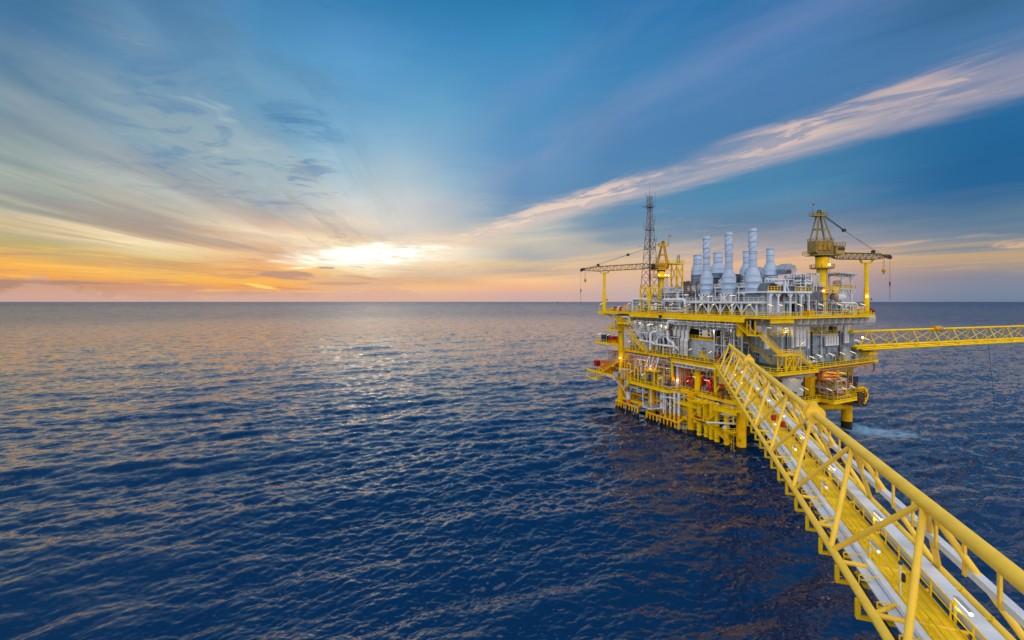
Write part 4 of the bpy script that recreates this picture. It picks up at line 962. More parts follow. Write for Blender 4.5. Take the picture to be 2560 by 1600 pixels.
# ------------------------------------------------------------------ pedestal cranes
def crane(label, P0, ped_r, z_ring, z_top, z_house, hw, z_apex, dirv, blen, z_boom, rest, bigcab, col_h):
    b, a = P0; e = Vector((*dirv, 0)).normalized(); s_ = Vector((-e.y, e.x, 0)); C0 = Vector((b, a, 0))
    up = Vector((0, 0, 1)); at = lambda f, l, z: C0 + e*f + s_*l + up*z
    t = thing('pedestal_crane', label, 'crane', FP, (b, a, TD))
    part(t, 'pedestal', MB().tube((b, a, TD), (b, a, z_ring), ped_r, n=20).tube((b, a, z_ring), (b, a, z_top-.6), ped_r*1.22, n=20), 'yellow')
    part(t, 'slew_ring', MB().tube((b, a, z_top-.6), (b, a, z_top), ped_r*1.3, n=20), 'black')
    pw = ped_r+1.7
    w_ = part(t, 'ring_walkway', MB().lathe((b, a, z_ring), [(ped_r, -.15), (pw, -.15), (pw, 0), (ped_r, 0)], 12, cap=False), col_h)
    pts = [(b+pw*math.cos(k*math.pi/6), a+pw*math.sin(k*math.pi/6), z_ring) for k in range(12)]
    part(w_, 'guard_rail', MB().rail(pts, 1.1, 1.2, .045, closed=True), col_h)
    part(t, 'pedestal_pipe', MB().tube((b-ped_r-.1, a-.4, TD), (b-ped_r-.1, a-.4, z_ring), .1, n=6).tube((b-.2, a-ped_r-.1, TD), (b-.2, a-ped_r-.1, z_ring), .1, n=6), 'lightgrey')
    part(t, 'ladder', MB().ladder((b+ped_r+.5, a-.8, z_ring-8), (b+ped_r+.5, a-.8, z_ring), (0, 1, 0), .6).beam((b+ped_r+1.1, a-.8, z_ring-6.5), (b+ped_r+1.1, a-.8, z_ring), .06), 'grating')
    zh = z_house
    hs = part(t, 'machinery_house', MB().prism([(-hw*.62, z_top+.9), (-hw*.62, zh), (hw*.42, zh), (hw*.42, z_top), (-hw*.4, z_top)], 1, -hw*.36, hw*.36), 'khaki_dark' if bigcab else 'yellow_dark')
    hs.data.transform(Matrix.Translation((0, 0, 0)))
    for v in hs.data.vertices:                                  # turn the house to the boom's heading
        x, y, z = v.co.x + b, v.co.y + a, v.co.z + TD
        q_ = at(x, y, z); v.co = (q_.x-b, q_.y-a, q_.z-TD)
    lv = MB()
    for k in range(3):
        for sd in (-1, 1): 
            c = at(-hw*.40+k*hw*.25, sd*hw*.37, 0); lv.beam((c.x, c.y, z_top+1.5), (c.x, c.y, zh-.9), .55, .9); part(t, 'louvre', lv, 'yellow_dark'); lv = MB()
    part(t, 'floor', MB().beam(at(-hw*.75, 0, z_top-.02), at(hw*.9, 0, z_top-.02), hw*.84, .16), col_h)
    hr = MB()
    q4 = [at(-hw*.62, -hw*.36, zh), at(hw*.42, -hw*.36, zh), at(hw*.42, hw*.36, zh), at(-hw*.62, hw*.36, zh)]
    hr.rail(q4, 1.0, 1.1, .045, closed=True).rail([at(-hw*.95, -hw*.3, z_top+.1), at(-hw*.95, hw*.3, z_top+.1)], 1.1, 1.0, .05)
    part(t, 'house_rail', hr, col_h)
    if bigcab:
        cx_, cy_ = hw*.72, -hw*.26
        cb_ = part(t, 'cab', MB().beam(at(cx_-1.1, cy_, z_top+1.35), at(cx_+1.4, cy_, z_top+1.35), 2.0, 2.3), col_h)
        part(cb_, 'cab_window', MB().beam(at(cx_-.7, cy_, z_top+1.75), at(cx_+1.45, cy_, z_top+1.75), 2.06, .9), 'glass')
        part(cb_, 'cab_roof', MB().beam(at(cx_-1.3, cy_, z_top+2.58), at(cx_+1.7, cy_, z_top+2.58), 2.4, .16), col_h)
        part(cb_, 'roof_rail', MB().rail([at(cx_-1.2, cy_-1.1, z_top+2.65), at(cx_+1.6, cy_-1.1, z_top+2.65), at(cx_+1.6, cy_+1.1, z_top+2.65), at(cx_-1.2, cy_+1.1, z_top+2.65)], 1.1, 1.0, .045, closed=True), col_h)
    else:
        cb_ = part(t, 'cab', MB().beam(at(hw*.5, -hw*.3, z_top+1.3), at(hw*.95, -hw*.3, z_top+1.3), 1.7, 2.2), 'black')
    # A-frame (gantry)
    ap = at(-hw*.18, 0, z_apex)
    for sd in (-1, 1):
        part(t, 'gantry_leg', MB().beam(at(-hw*.55, sd*hw*.30, zh-.2), at(-hw*.22, sd*hw*.08, z_apex), .42), 'khaki_dark' if bigcab else 'yellow_dark')
        part(t, 'gantry_leg', MB().beam(at(hw*.38, sd*hw*.30, zh-.2), at(-hw*.08, sd*hw*.08, z_apex), .36), 'khaki_dark' if bigcab else 'yellow_dark')
    zm = zh+(z_apex-zh)*.42
    part(t, 'gantry_tie', MB().beam(at(-hw*.42, -hw*.22, zm), at(-hw*.42, hw*.22, zm), .3).beam(at(-hw*.42, -hw*.2, zm), at(hw*.2, -hw*.2, zm), .28).beam(at(-hw*.42, hw*.2, zm), at(hw*.2, hw*.2, zm), .28), 'khaki_dark' if bigcab else 'yellow_dark')
    part(t, 'apex_platform', MB().beam(at(-hw*.62, 0, z_apex-1.2), at(hw*.22, 0, z_apex-1.2), hw*.36, .14).rail([at(-hw*.62, -hw*.18, z_apex-1.15), at(hw*.22, -hw*.18, z_apex-1.15), at(hw*.22, hw*.18, z_apex-1.15), at(-hw*.62, hw*.18, z_apex-1.15)], 1.1, .9, .045, closed=True), col_h)
    part(t, 'apex_sheave', MB().tube(ap+s_*.35+up*.1, ap-s_*.35+up*.1, .55, n=14), 'black')
    part(t, 'gantry_ladder', MB().ladder(at(hw*.40, hw*.2, zh), at(0, hw*.12, z_apex-1.2), tuple(s_), .5), 'yellow_dark')
    # boom
    r0, tip = at(hw*.45, 0, z_boom), at(blen, 0, z_boom-.3)
    k1 = r0+(tip-r0)*.16; k2 = r0+(tip-r0)*.82
    part(t, 'boom', MB().lattice(r0, k1, (1.0, .5), (1.6, 1.9), 3, .09, .05).lattice(k1, k2, (1.6, 1.9), (1.5, 1.8), 13, .09, .045).lattice(k2, tip, (1.5, 1.8), (.8, .55), 4, .085, .045), 'boom_brown')
    o = part(t, 'boom_tip', MB().prism([(-.4, -.5), (1.4, -.9), (1.7, -.4), (1.2, .35), (-.4, .5)], 1, -.3, .3), 'black')
    for v in o.data.vertices:
        x, y, z = v.co.x + b, v.co.y + a, v.co.z + TD
        q_ = at(blen+x, y, z_boom-.1+z); v.co = (q_.x-b, q_.y-a, q_.z-TD)
    part(t, 'boom_sheave', MB().tube(at(blen*.8, -.3, z_boom+1.25), at(blen*.8, .3, z_boom+1.25), .5, n=12).beam(at(blen*.8, 0, z_boom+.6), at(blen*.8, 0, z_boom+1.2), .3), 'black')
    blk = ap+(at(blen*.8, 0, z_boom+1.3)-ap)*(.46 if bigcab else .52)
    part(t, 'pendant_block', MB().tube(blk-s_*.3, blk+s_*.3, .5, n=12).beam(blk-e*.6, blk+e*.7, .3, .3), 'black')
    for k in range(6 if bigcab else 2):
        o_ = s_*((k-2.5)*.16 if bigcab else (k-.5)*.6); part(t, 'luffing_rope', MB().tube(ap+o_*1.6, blk+o_*.6, .035, n=4, cap=False), 'black')
    for sd in (-.35, .35): part(t, 'pendant_rope', MB().tube(blk+s_*sd*.6, at(blen*.8 if sd < 0 else blen*.97, sd, z_boom+(1.3 if sd < 0 else .3)), .04, n=4, cap=False), 'black')
    for f, dz_, rr in ((blen-.6, 4.0, .5), (blen+1.3, 8.0, .25)):
        hk = at(f, .15, z_boom-.6); z2 = z_boom-.6-dz_
        for o_ in ((-.18, .18) if rr > .3 else (0,)): part(t, 'hoist_rope', MB().tube(hk+e*o_, (hk.x+e.x*o_, hk.y+e.y*o_, z2+.4), .035, n=4, cap=False), 'black')
        hb = part(t, 'hook_block', MB().lathe((hk.x, hk.y, z2), [(.1, .75), (rr*.8, .55), (rr, .1), (rr*.75, -.35), (.12, -.6)], 10), 'yellow_dark' if rr > .3 else 'red')
        part(hb, 'hook', MB().ring((hk.x, hk.y, z2-.85), .2, .06, 8).tube((hk.x, hk.y, z2-.55), (hk.x, hk.y, z2-(1.0 if rr > .3 else 5)), .05, n=6), 'black')
    # windsock
    wp = at(-hw*.62, -hw*.1, 0); part(t, 'windsock_pole', MB().tube((wp.x, wp.y, z_apex-1.2), (wp.x, wp.y, z_apex+2.9), .05, n=6), 'slate')
    part(t, 'windsock', MB().sweep([(wp.x, wp.y, z_apex+2.7), (wp.x+.9, wp.y+.4, z_apex+2.75), (wp.x+1.9, wp.y+.8, z_apex+2.45)], .2, 8), 'orange')
    return t
c1 = crane('khaki and yellow crane on thick yellow column at right of platform', (35, 0), 1.42, 51.2, 55.1, 59.3, 5.2, 68.3, (12.5, -5.4), 19.6, 55.0, None, True, 'khaki')
c2 = crane('yellow crane partly hidden behind radio mast at left of platform', (6.4, 37.5), 1.1, 49.7, 52.4, 54.7, 3.9, 62.0, (-11.6, 18.1), 30.0, 54.0, None, False, 'yellow')
for nm, b, a, zt, e, lb in (('boom_rest', 47.5, -5.4, 53.4, (12.5, -5.4), 'tall yellow post holding up the right crane boom'), ('boom_rest', -5.2, 55.6, 52.6, (-11.6, 18.1), 'tall yellow post holding up the left crane boom')):
    d = Vector((*e, 0)).normalized()
    t = thing(nm, lb, 'boom rest', FP, (b, a, TD), 'boom rests')
    part(t, 'post', MB().lathe((b, a, 0), [(.68, TD), (.68, 43.4), (.52, 45.2), (.50, zt-.6)], 16), 'yellow')
    c = Vector((b, a, zt-.5)); part(t, 'cradle', MB().beam(c-d*1.5, c+d*1.5, .9, .35).beam(c-d*1.4, c-d*1.9+Vector((0, 0, .8)), .8, .2).beam(c+d*1.4, c+d*1.9+Vector((0, 0, .8)), .8, .2), 'yellow')
    part(t, 'base_plate', MB().tube((b, a, TD-1.2), (b, a, TD+.1), 1.2, n=16), 'yellow'); part(t, 'camera_bracket', MB().beam((b, a, 41.6), (b+.8, a-.9, 41.6), .1).beam((b+.8, a-.9, 41.4), (b+.8, a-.9, 42), .3), 'slate')
# yellow access tower between crane and stacks
t = thing('access_tower', 'yellow braced access tower with hooked mast between left crane and white stacks', 'access tower', FP, (12, 36, 42))
pc = [(11, 34.6), (13.6, 34.6), (13.6, 37.4), (11, 37.4)]
for p in pc: part(t, 'column', MB().beam((*p, TD), (*p, 54.6), .34), 'yellow')
for p, q_ in zip(pc, pc[1:]+pc[:1]):
    for k in range(2):
        z0 = 42.2+k*6; part(t, 'brace', MB().beam((*p, z0), (*q_, z0+6), .2).beam((*q_, z0), (*p, z0+6), .2), 'yellow')
part(t, 'floor', MB().box(7.4, 14, 34.3, 37.7, 54.4, 54.65), 'yellow'); part(t, 'guard_rail', MB().rail([(7.4, 34.3, 54.65), (14, 34.3, 54.65), (14, 37.7, 54.65)], 1.1, 1.2, .05), 'yellow')
part(t, 'gooseneck', MB().pipe([(12.4, 36, 54.6), (12.4, 36, 57), (13.4, 36, 58), (13.4, 36, 54.6)], .16, 8, .8), 'slate')
# ------------------------------------------------------------------ middle deck: grey buildings
def door(parent, b, a, z, face, lab=None, w_=1.15, h=2.3, sign=True, mat='slate'):
    mb = MB(); k = .07
    if face == 'a': d = part(parent, 'door', mb.box(b, b+w_, a-k, a, z, z+h), mat, lab)
    else: d = part(parent, 'door', mb.box(b-k, b, a, a+w_, z, z+h), mat, lab)
    fr_ = MB()
    if face == 'a':
        fr_.box(b-.12, b, a-k-.04, a, z, z+h+.12).box(b+w_, b+w_+.12, a-k-.04, a, z, z+h+.12).box(b, b+w_, a-k-.04, a, z+h, z+h+.12); part(d, 'handle', MB().box(b+w_-.22, b+w_-.12, a-k-.08, a-k, z+1.0, z+1.15), 'steel')
        if sign: part(d, 'sign', MB().box(b+.3, b+.72, a-k-.03, a-k-.005, z+1.35, z+1.9), 'signwhite')
    else:
        fr_.box(b-k-.04, b, a-.12, a, z, z+h+.12).box(b-k-.04, b, a+w_, a+w_+.12, z, z+h+.12).box(b-k-.04, b, a, a+w_, z+h, z+h+.12); part(d, 'handle', MB().box(b-k-.08, b-k, a+.12, a+.22, z+1.0, z+1.15), 'steel')
        if sign: part(d, 'sign', MB().box(b-k-.03, b-k-.005, a+.35, a+.78, z+1.35, z+1.9), 'signwhite')
    part(d, 'door_frame', fr_, 'grey'); return d
t = thing('electrical_building', 'large two storey grey ribbed building on the right half of middle deck', 'building', FP, (30, 5, MD))
BZ = 31.0
wl_ = part(t, 'left_wall', MB().wallrib((13.6, 12), (13.6, -2), MD, BZ, 1.3, .26, (-1, 0)), 'grey')
part(t, 'front_wall', MB().wallrib((13.6, -2), (47.6, -2), MD, BZ, .95, .24, (0, -1)), 'grey')
part(t, 'core', MB().box(13.7, 47.6, -1.9, 12, MD, BZ-.1), 'grey')
part(t, 'roof', MB().box(13.3, 47.9, -2.4, 12.2, BZ, BZ+.25), 'lightgrey')
part(t, 'string_course', MB().box(13.35, 13.6, -2.2, 12, 26.6, 26.85).box(13.35, 48, -2.25, -2.05, 26.6, 26.85), 'grey')
part(t, 'corner_post', MB().box(13.3, 13.75, -2.3, -1.85, MD, BZ), 'lightgrey')
part(t, 'roof_rail', MB().rail([(13.4, 12, BZ+.25), (13.4, -2.3, BZ+.25), (47.8, -2.3, BZ+.25)], 1.1, 1.6, .05), 'yellow')
part(t, 'cable_ledge', MB().box(29.5, 41.5, -2.75, -2.3, 27.9, 28.1), 'grating')
door(t, 26.6, -2.25, MD+.1, 'a', 'grey door with two white notices', 1.4, 2.7)
door(t, 36.6, -2.25, MD+.1, 'a', 'dark door with round white emblem', 1.6, 2.8)
door(t, 13.4, 4.6, MD+.1, 'b', 'grey door with white notice under the stair', 1.1, 2.4)
door(t, 13.4, 0.6, MD+.1, 'b', 'grey door with orange and green notice', 1.1, 2.4)
t2 = thing('switch_room', 'smooth grey switch room at the right end of the grey building', 'building', FP, (46, -3, MD))
part(t2, 'walls', MB().box(39.6, 47.8, -3.4, 2, MD, 27.0), 'lightgrey'); part(t2, 'roof', MB().box(39.4, 48.1, -3.6, 2, 27, 27.2), 'grey'); part(t2, 'side_panel', MB().box(46.2, 47.9, -3.55, -3.42, MD, 27), 'grey')
door(t2, 43.4, -3.42, MD+.1, 'a', 'dark door with white round emblem near right corner', 1.9, 2.9)
part(t2, 'hood_vent', MB().pipe([(46.4, -1, 27.1), (46.4, -1, 30.2), (44.8, -1, 30.2)], .7, 10, 1.2), 'slate')
# steps by the doors
t = thing('door_steps', 'small yellow steps with handrails below the emblem door', 'steps', FP, (38, -3.4, MD))
part(t, 'treads', MB().stair((39.4, -2.7, MD+.7), (37.4, -4.6, MD), (.7, -.7, 0), 1.2, .22), 'yellow'); part(t, 'handrail', MB().stairrail((39.4, -2.7, MD+.7), (37.4, -4.6, MD), (.7, -.7, 0), 1.2), 'yellow')
# rooms and fan units on the roof level
def unit(nm, lb, cat, b0, b1, a0, a1, z0, z1, mat, fans=(), face='a', grp=None):
    t = thing(nm, lb, cat, FP, ((b0+b1)/2, (a0+a1)/2, z0), grp)
    part(t, 'casing', MB().box(b0, b1, a0, a1, z0, z1), mat)
    for u, v, r in fans:
        if face == 'a':
            f = part(t, 'fan', MB().tube((b0+(b1-b0)*u, a0-.08, z0+(z1-z0)*v), (b0+(b1-b0)*u, a0-.01, z0+(z1-z0)*v), r, n=16), 'black')
            part(f, 'fan_hub', MB().tube((b0+(b1-b0)*u, a0-.12, z0+(z1-z0)*v), (b0+(b1-b0)*u, a0-.08, z0+(z1-z0)*v), r*.25, n=10), 'steel')
        else:
            f = part(t, 'fan', MB().tube((b0-.08, a0+(a1-a0)*u, z0+(z1-z0)*v), (b0-.01, a0+(a1-a0)*u, z0+(z1-z0)*v), r, n=16), 'black')
            part(f, 'fan_hub', MB().tube((b0-.12, a0+(a1-a0)*u, z0+(z1-z0)*v), (b0-.08, a0+(a1-a0)*u, z0+(z1-z0)*v), r*.25, n=10), 'steel')
    part(t, 'edge_trim', MB().box(b0-.03, b1+.03, a0-.04, a0, z1-.12, z1+.02).box(b0-.03, b0+.1, a0-.04, a0, z0, z1-.12).box(b1-.1, b1+.03, a0-.04, a0, z0, z1-.12), 'lightgrey')
    return t
unit('ventilation_unit', 'white ventilation unit with round black fan on grey building roof, framed in yellow posts', 'ventilation unit', 15.2, 20.8, .5, 5, BZ+.3, 34.4, 'white', ((.52, .42, .62),))
t = thing('yellow_portal', 'yellow portal posts in front of roof fan unit', 'portal', FP, (18, -.5, BZ))
for b in (16.6, 20.2): part(t, 'post', MB().beam((b, -.4, BZ+.25), (b, -.4, TD-2.9), .36), 'yellow')
part(t, 'strut', MB().beam((20.2, -.4, 32.4), (22.4, -.4, 34.4), .26), 'yellow')
unit('plant_room', 'cream plant room lit by lamps on grey building roof', 'plant room', 25.6, 33, 2.5, 8, BZ+.3, TD-1.4, 'white')
unit('plant_room', 'dull white plant room at right end of grey building roof', 'plant room', 34, 44, 4, 9, BZ+.3, TD-1.4, 'lightgrey')
for k, (b0, b1, h) in enumerate([(27.8, 29.4, 2.8), (33.6, 35.0, 2.4), (39.2, 41, 3.2)]):
    t = thing('control_cubicle', ['yellow framed cubicle beside the lit plant room', 'yellow framed cubicle between two plant rooms', 'yellow framed cubicle near right end of grey building roof'][k], 'cubicle', FP, (b0, 0, BZ), 'cubicles on the grey building roof')
    fr_ = MB()
    for b in (b0, b1):
        for a in (-.8, .6): fr_.beam((b, a, BZ+.25), (b, a, BZ+.3+h), .2)
    fr_.beam((b0, -.8, BZ+.2+h), (b1, -.8, BZ+.2+h), .25).beam((b0, -.8, BZ+1.1), (b1, -.8, BZ+1.1), .16).beam((b0, .6, BZ+.2+h), (b1, .6, BZ+.2+h), .25)
    part(t, 'frame', fr_, 'yellow'); part(t, 'panel', MB().box(b0+.1, b1-.1, -.6, .5, BZ+.4, BZ+h), ['lightgrey', 'grey', 'slate'][k])
t = thing('yellow_cabinet', 'bright yellow cabinet with white label on the roof edge above grey wall', 'cabinet', FP, (25.2, -1.6, BZ))
part(t, 'body', MB().box(24.6, 26.4, -1.9, -1.0, BZ+.25, BZ+2.0), 'yellow'); part(t, 'label_plate', MB().box(25, 26, -1.96, -1.9, BZ+1.3, BZ+1.7), 'signwhite'); part(t, 'opening', MB().box(25, 26, -1.96, -1.9, BZ+.5, BZ+1.0), 'black')
# white cable ducts folded over the grey building
def duct(lb, grp, b, w_, a_out, z0, z1, back, seam=True):
    t = thing('cable_duct', lb, 'cable duct', FP, (b, a_out, z0), grp)
    mb = MB(); z = z0
    while z < z1-.9: mb.box(b, b+w_, a_out-.45, a_out, z, min(z+.92, z1-.8)); z += .95
    part(t, 'drop', mb, 'bright_white')
    part(t, 'elbow', MB().prism([(a_out-.45, z1-.85), (a_out, z1-.85), (a_out+.5, z1-.45), (a_out+.5, z1), (a_out-.05, z1), (a_out-.45, z1-.4)], 0, b, b+w_), 'bright_white')
    part(t, 'run', MB().box(b, b+w_, a_out+.5, back, z1-.45, z1-.01), 'white'); return t
for k in range(3): duct(f'tall white cable duct folded down grey building wall, {["left", "middle", "right"][k]} of three', 'three tall ducts on grey building', 17.9+k*1.55, 1.2, -2.9, 28.2, 34.3, 2.2)
duct('thin white pipe duct just left of the three tall ducts', None, 16.4, .55, -2.9, 28.0, 34.1, 2.2)
duct('thin white pipe duct just right of the three tall ducts', None, 23.1, .6, -2.9, 27.6, 34.8, 2.2)
for k in range(5): duct(f'short white cable duct curving down grey wall, {["first", "second", "third", "fourth", "fifth"][k]} from left of five', 'five short ducts on grey building', 31.2+k*1.3, .95, -2.9, 27.9, 30.9, -.6)
for k in range(2): duct(f'white cable duct near right end of grey building, {["left", "right"][k]} of the pair', 'pair of ducts at right end', 40.4+k*1.15, .9, -2.9, 28.4, 34.3, 2.0)
solo('duct_tray', 'grey tray the short curved ducts rest on', 'cable tray', MB().box(29, 38.4, -3.0, -2.4, 30.95, 31.1), 'lightgrey')
solo('bent_duct', 'short white bent duct hanging between the stair flights', 'duct', MB().prism([(31.9, -1.2), (31.9, -.3), (30.4, -.2), (29.6, .4), (28.0, .4), (28.0, -.6), (29.4, -.6), (30.6, -1.2)][::1], 0, 8, 9.2) if False else MB().box(6.6, 7.7, -1.9, -1.2, 30.0, 34.5).box(6.6, 7.7, -2.6, -1.9, 28.0, 30.4), 'white')
# small grey cabin with its door and roof deck
t = thing('cabin', 'small blue grey ribbed cabin with a door facing the walkway', 'cabin', FP, (8, 22, MD))
CB, CA0, CA1, CZ = 5.2, 13.6, 23.4, 28.9
part(t, 'side_wall', MB().wallrib((CB, CA1), (CB, CA0), MD+.3, CZ, .7, .12, (-1, 0)), 'cabin_blue'); part(t, 'end_wall', MB().wallrib((CB, CA0), (CB+3.6, CA0), MD+.3, CZ, .6, .12, (0, -1)), 'cabin_blue')
part(t, 'core', MB().box(CB+.02, CB+3.6, CA0+.02, CA1, MD+.2, CZ), 'cabin_blue'); part(t, 'roof', MB().box(CB-.4, CB+3.9, CA0-.4, CA1+.3, CZ, CZ+.2), 'yellow')
part(t, 'recess', MB().box(CB-.16, CB-.12, 16.2, 19.6, MD+.4, MD+3.9), 'lightgrey'); door(t, CB-.16, 16.5, MD+1.0, 'b', 'grey door with white notice', 1.2, 2.5); door(t, CB-.16, 18.4, MD+1.0, 'b', 'dark panel door with white notice', .9, 2.0)
part(t, 'roof_rail', MB().rail([(CB-.3, CA1, CZ+.2), (CB-.3, CA0-.3, CZ+.2), (CB+3.8, CA0-.3, CZ+.2)], 1.1, 1.4, .05), 'yellow')
unit('air_conditioner', 'white air conditioner with four round fans on the cabin roof', 'air conditioner', CB+.6, CB+2.2, 15.2, 19.8, CZ+.9, CZ+3.4, 'white', ((.18, .3, .42), (.82, .3, .42), (.18, .76, .42), (.82, .76, .42)), 'b')
t = thing('cable_ladder', 'black vertical cable ladder right of the cabin, left one', 'cable ladder', FP, (8, 11, MD))
for k, (a, lb) in enumerate([(11.8, 'black vertical cable ladder right of the cabin, left of three'), (9.6, 'black vertical cable ladder right of the cabin, middle of three'), (7.6, 'black vertical cable ladder right of the cabin, right of three')]):
    if k: t = thing('cable_ladder', lb, 'cable ladder', FP, (8, a, MD), 'black cable ladders')
    else: t['label'] = lb; t['group'] = 'black cable ladders'
    part(t, 'cables', MB().box(8, 8.25, a, a+.9, MD, TD-1.6), 'slate' if k else 'black'); part(t, 'side_rails', MB().box(7.9, 8.3, a-.1, a, MD, TD-1.6).box(7.9, 8.3, a+.9, a+1.0, MD, TD-1.6), 'lightgrey')
# four tall kinked ducts left of the cabin
for k in range(4):
    a = 28.6-k*1.75; b = 3.4
    t = thing('cable_duct', f'tall white kinked cable duct left of the cabin, {["first", "second", "third", "fourth"][k]} from left', 'cable duct', FP, (b, a, MD), 'four kinked ducts')
    zt = 34.2+k*.25
    part(t, 'drop', MB().prism([(b+.5, zt), (b+1.1, zt), (b+1.1, 32.2), (b+.6, 31.4), (b+.6, 29), (b+.1, 28.2), (b+.1, MD+.4), (b-.5, MD+.4), (b-.5, 28.2), (b, 29), (b, 31.4), (b+.5, 32.2)], 1, a-1.2, a), 'bright_white')
    sm_ = MB()
    for j in range(8): sm_.box(b-.52, b-.5, a-1.2, a, MD+.9+j*.6, MD+.93+j*.6)
    part(t, 'seams', sm_, 'lightgrey'); part(t, 'clip', MB().box(b-.6, b-.45, a-1.25, a+.05, 26.2, 26.35), 'grey')
# mezzanine galleries with white stairs
for k, (a0, a1) in enumerate([(38.6, 45), (30.4, 35.8)]):
    t = thing('mezzanine_gallery', ['white railed mezzanine among pipes on left face, farther one', 'white railed mezzanine among pipes on left face, nearer one'][k], 'gallery', FP, (3, a0, 30), 'white mezzanines')
    part(t, 'floor', MB().box(1.0, 8, a0, a1, 29.6, 29.95), 'white'); part(t, 'guard_rail', MB().rail([(1.0, a1, 29.95), (1.0, a0, 29.95)], 1.1, 1.3, .055), 'white')
    for a in (a0+.3, a1-.3): part(t, 'post', MB().beam((1.2, a, MD), (1.2, a, 29.6), .3), 'white')
    part(t, 'brace', MB().beam((1.2, a0+.3, 27.6), (1.2, a0+2, 29.5), .22).beam((1.2, a1-.3, 27.6), (1.2, a1-2, 29.5), .22), 'white')
for lb, p, q_ in [('white steep stair from farther mezzanine to the middle deck', (.6, 43.6, 29.9), (.6, 37.6, MD+.6)), ('white steep stair from nearer mezzanine, leaning the other way', (.6, 30.8, 29.9), (.6, 36.6, MD+1.4))]:
    stairs(lb, p, q_, (1, 0, 0), .9, 'white', 'white')
# ------------------------------------------------------------------ pipework
def prun(label, pts, r, mat='white', band=None):
    t = thing('pipe_run', label, 'pipe', FP, pts[-1])
    part(t, 'pipe', MB().pipe(pts, r, 10), mat)
    if band: part(t, 'colour_band', MB().tube(band, (band[0], band[1], band[2]+.7), r+.03, n=10), 'orange')
    return t
prun('thick white pipe dropping from top deck girder at far left, with elbow', [(-.8, 50.5, 35.2), (-.8, 46.0, 35.2), (-.8, 46.0, 28.6), (2.4, 46.0, 28.4)], .36, 'white', (-.8, 46.0, 31.6))
prun('thick white pipe rising then bending into left face below mezzanines', [(-.2, 35.6, 24.2), (-.2, 35.6, 30.2), (.8, 33.8, 30.6), (3.5, 33.8, 30.6)], .48, 'white')
prun('second white bent pipe between the two mezzanine stairs', [(.4, 33, 24.4), (.4, 33, 28.2), (2, 33.6, 28.6)], .34)
prun('long thick white pipe dropping from top deck then looping beside ladder', [(1.5, 21.6, 34.6), (-.2, 27.4, 34.6), (-.2, 27.4, 28.2), (-.2, 24.6, 27.6), (-.2, 24.6, 24.6), (1.6, 26, 24.2)], .40, 'white', (-.2, 27.4, 31.4))
prun('long bright white pipe running level along left walkway of middle deck', [(-.3, 45.5, 27.2), (-.3, 34.6, 26.9), (-.6, 33.4, 26.4), (-.6, 23.8, 26.4), (.5, 23.4, 25.4)], .30, 'bright_white')
prun('grey pipe running level high on the left face beside yellow stair', [(.2, 52, 33.2), (.2, 46.6, 33.0)], .36, 'lightgrey')
prun('white pipe loop standing on top deck left of mast tower', [(0, 45.2, TD), (0, 45.2, 41.9), (0, 38.4, 41.9), (2, 38, 41.9)], .33)
prun('large white pipe loop standing on top deck right of mast tower', [(1.0, 30.5, 41.6), (1.0, 20.9, 41.6), (1.0, 20.9, TD)], .46, 'white', (1.0, 20.9, 38.6))
prun('rusty brown U shaped pipe loop beside left tall stack', [(6, 25.6, 43), (6, 25.6, 47.6), (6, 23.6, 47.6), (6, 23.6, 43.8), (7.5, 22.6, 43.8), (7.5, 22.6, 47.6), (7.5, 20.8, 47.2)], .3, 'rustpipe')
prun('thick grey white pipe bending over beside rusty loop', [(5, 26.4, 41), (5, 28.2, 41), (5, 28.2, 44.6), (9, 26, 44.6)], .5)
prun('dark grey riser pipe with elbow on lower deck, taller one', [(1.4, 27.4, LD), (1.4, 27.4, 19.2), (4, 26.2, 19.8)], .42, 'slatepipe')
prun('dark grey riser pipe with elbow on lower deck, farther one', [(1.8, 31.4, LD+2), (1.8, 31.4, 19.8), (2.4, 34, 20.2)], .32, 'slatepipe')
prun('cream bent pipe curving out below far end of lower deck', [(-1.4, 61, LD-.9), (-1.4, 54, LD-1.4), (-1.2, 49.4, LD-3.8), (-.6, 47.2, 5)], .45, 'pinkpipe')
prun('dark red firewater pipe along edge of middle deck left side', [(-.75, 49, MD-.7), (-.75, 26.4, MD-.7), (-.95, 25.6, MD-.2), (-.95, 8.6, MD-.2)], .13, 'redpipe')
prun('dark red firewater pipe along front walkway of middle deck', [(17, -9.2, MD-.35), (47.8, -7.2, MD-.35), (47.8, -7.2, MD-3.0), (46.8, -7.2, MD-3.0)], .16, 'redpipe')
prun('dark red pipe loop hanging under front walkway by yellow column', [(18.2, -8.9, MD-.6), (18.2, -8.9, MD-3.2), (20.2, -8.7, MD-2.2), (20.2, -8.7, MD-.6)], .2, 'redpipe')
prun('white pipe crossing in front of the white room below the walkway', [(8, -7.4, MD-2.2), (18.6, -6.8, MD-2.2)], .28)
prun('yellow curved loop of hose hanging at lower right corner', [(47, -3.2, LD+1.4), (50.5, -3.4, LD+1.6), (51.6, -3.5, LD-1.4), (49.4, -3.5, LD-3.4)], .42, 'yellow')
prun('thick yellow pipe bent over above the blue tanks', [(40, 2.5, LD+8.0), (43, .4, LD+6.6), (50, .2, LD+6.4)], .42, 'yellow')
prun('tall yellow pipe loop at the corner of lower right deck', [(44.8, -.9, LD), (44.8, -.9, LD+5.6), (38, -.4, LD+6.8), (33, .6, LD+7.2)], .24, 'yellow')
prun('thick white pipe bent like a hook at start of far bridge', [(49, -.5, 28.4), (51, -.4, 28.6), (52.3, -1.4, 27.6), (52.5, -1.8, 25.6)], .6)
prun('black pipe dropping under far end of lower deck', [(-1.8, 44.2, 19), (-1.8, 44.2, 10.4), (-1.8, 39, 10.4), (-1.6, 37.4, 9.4), (-1.6, 37.4, 6)], .2, 'black')
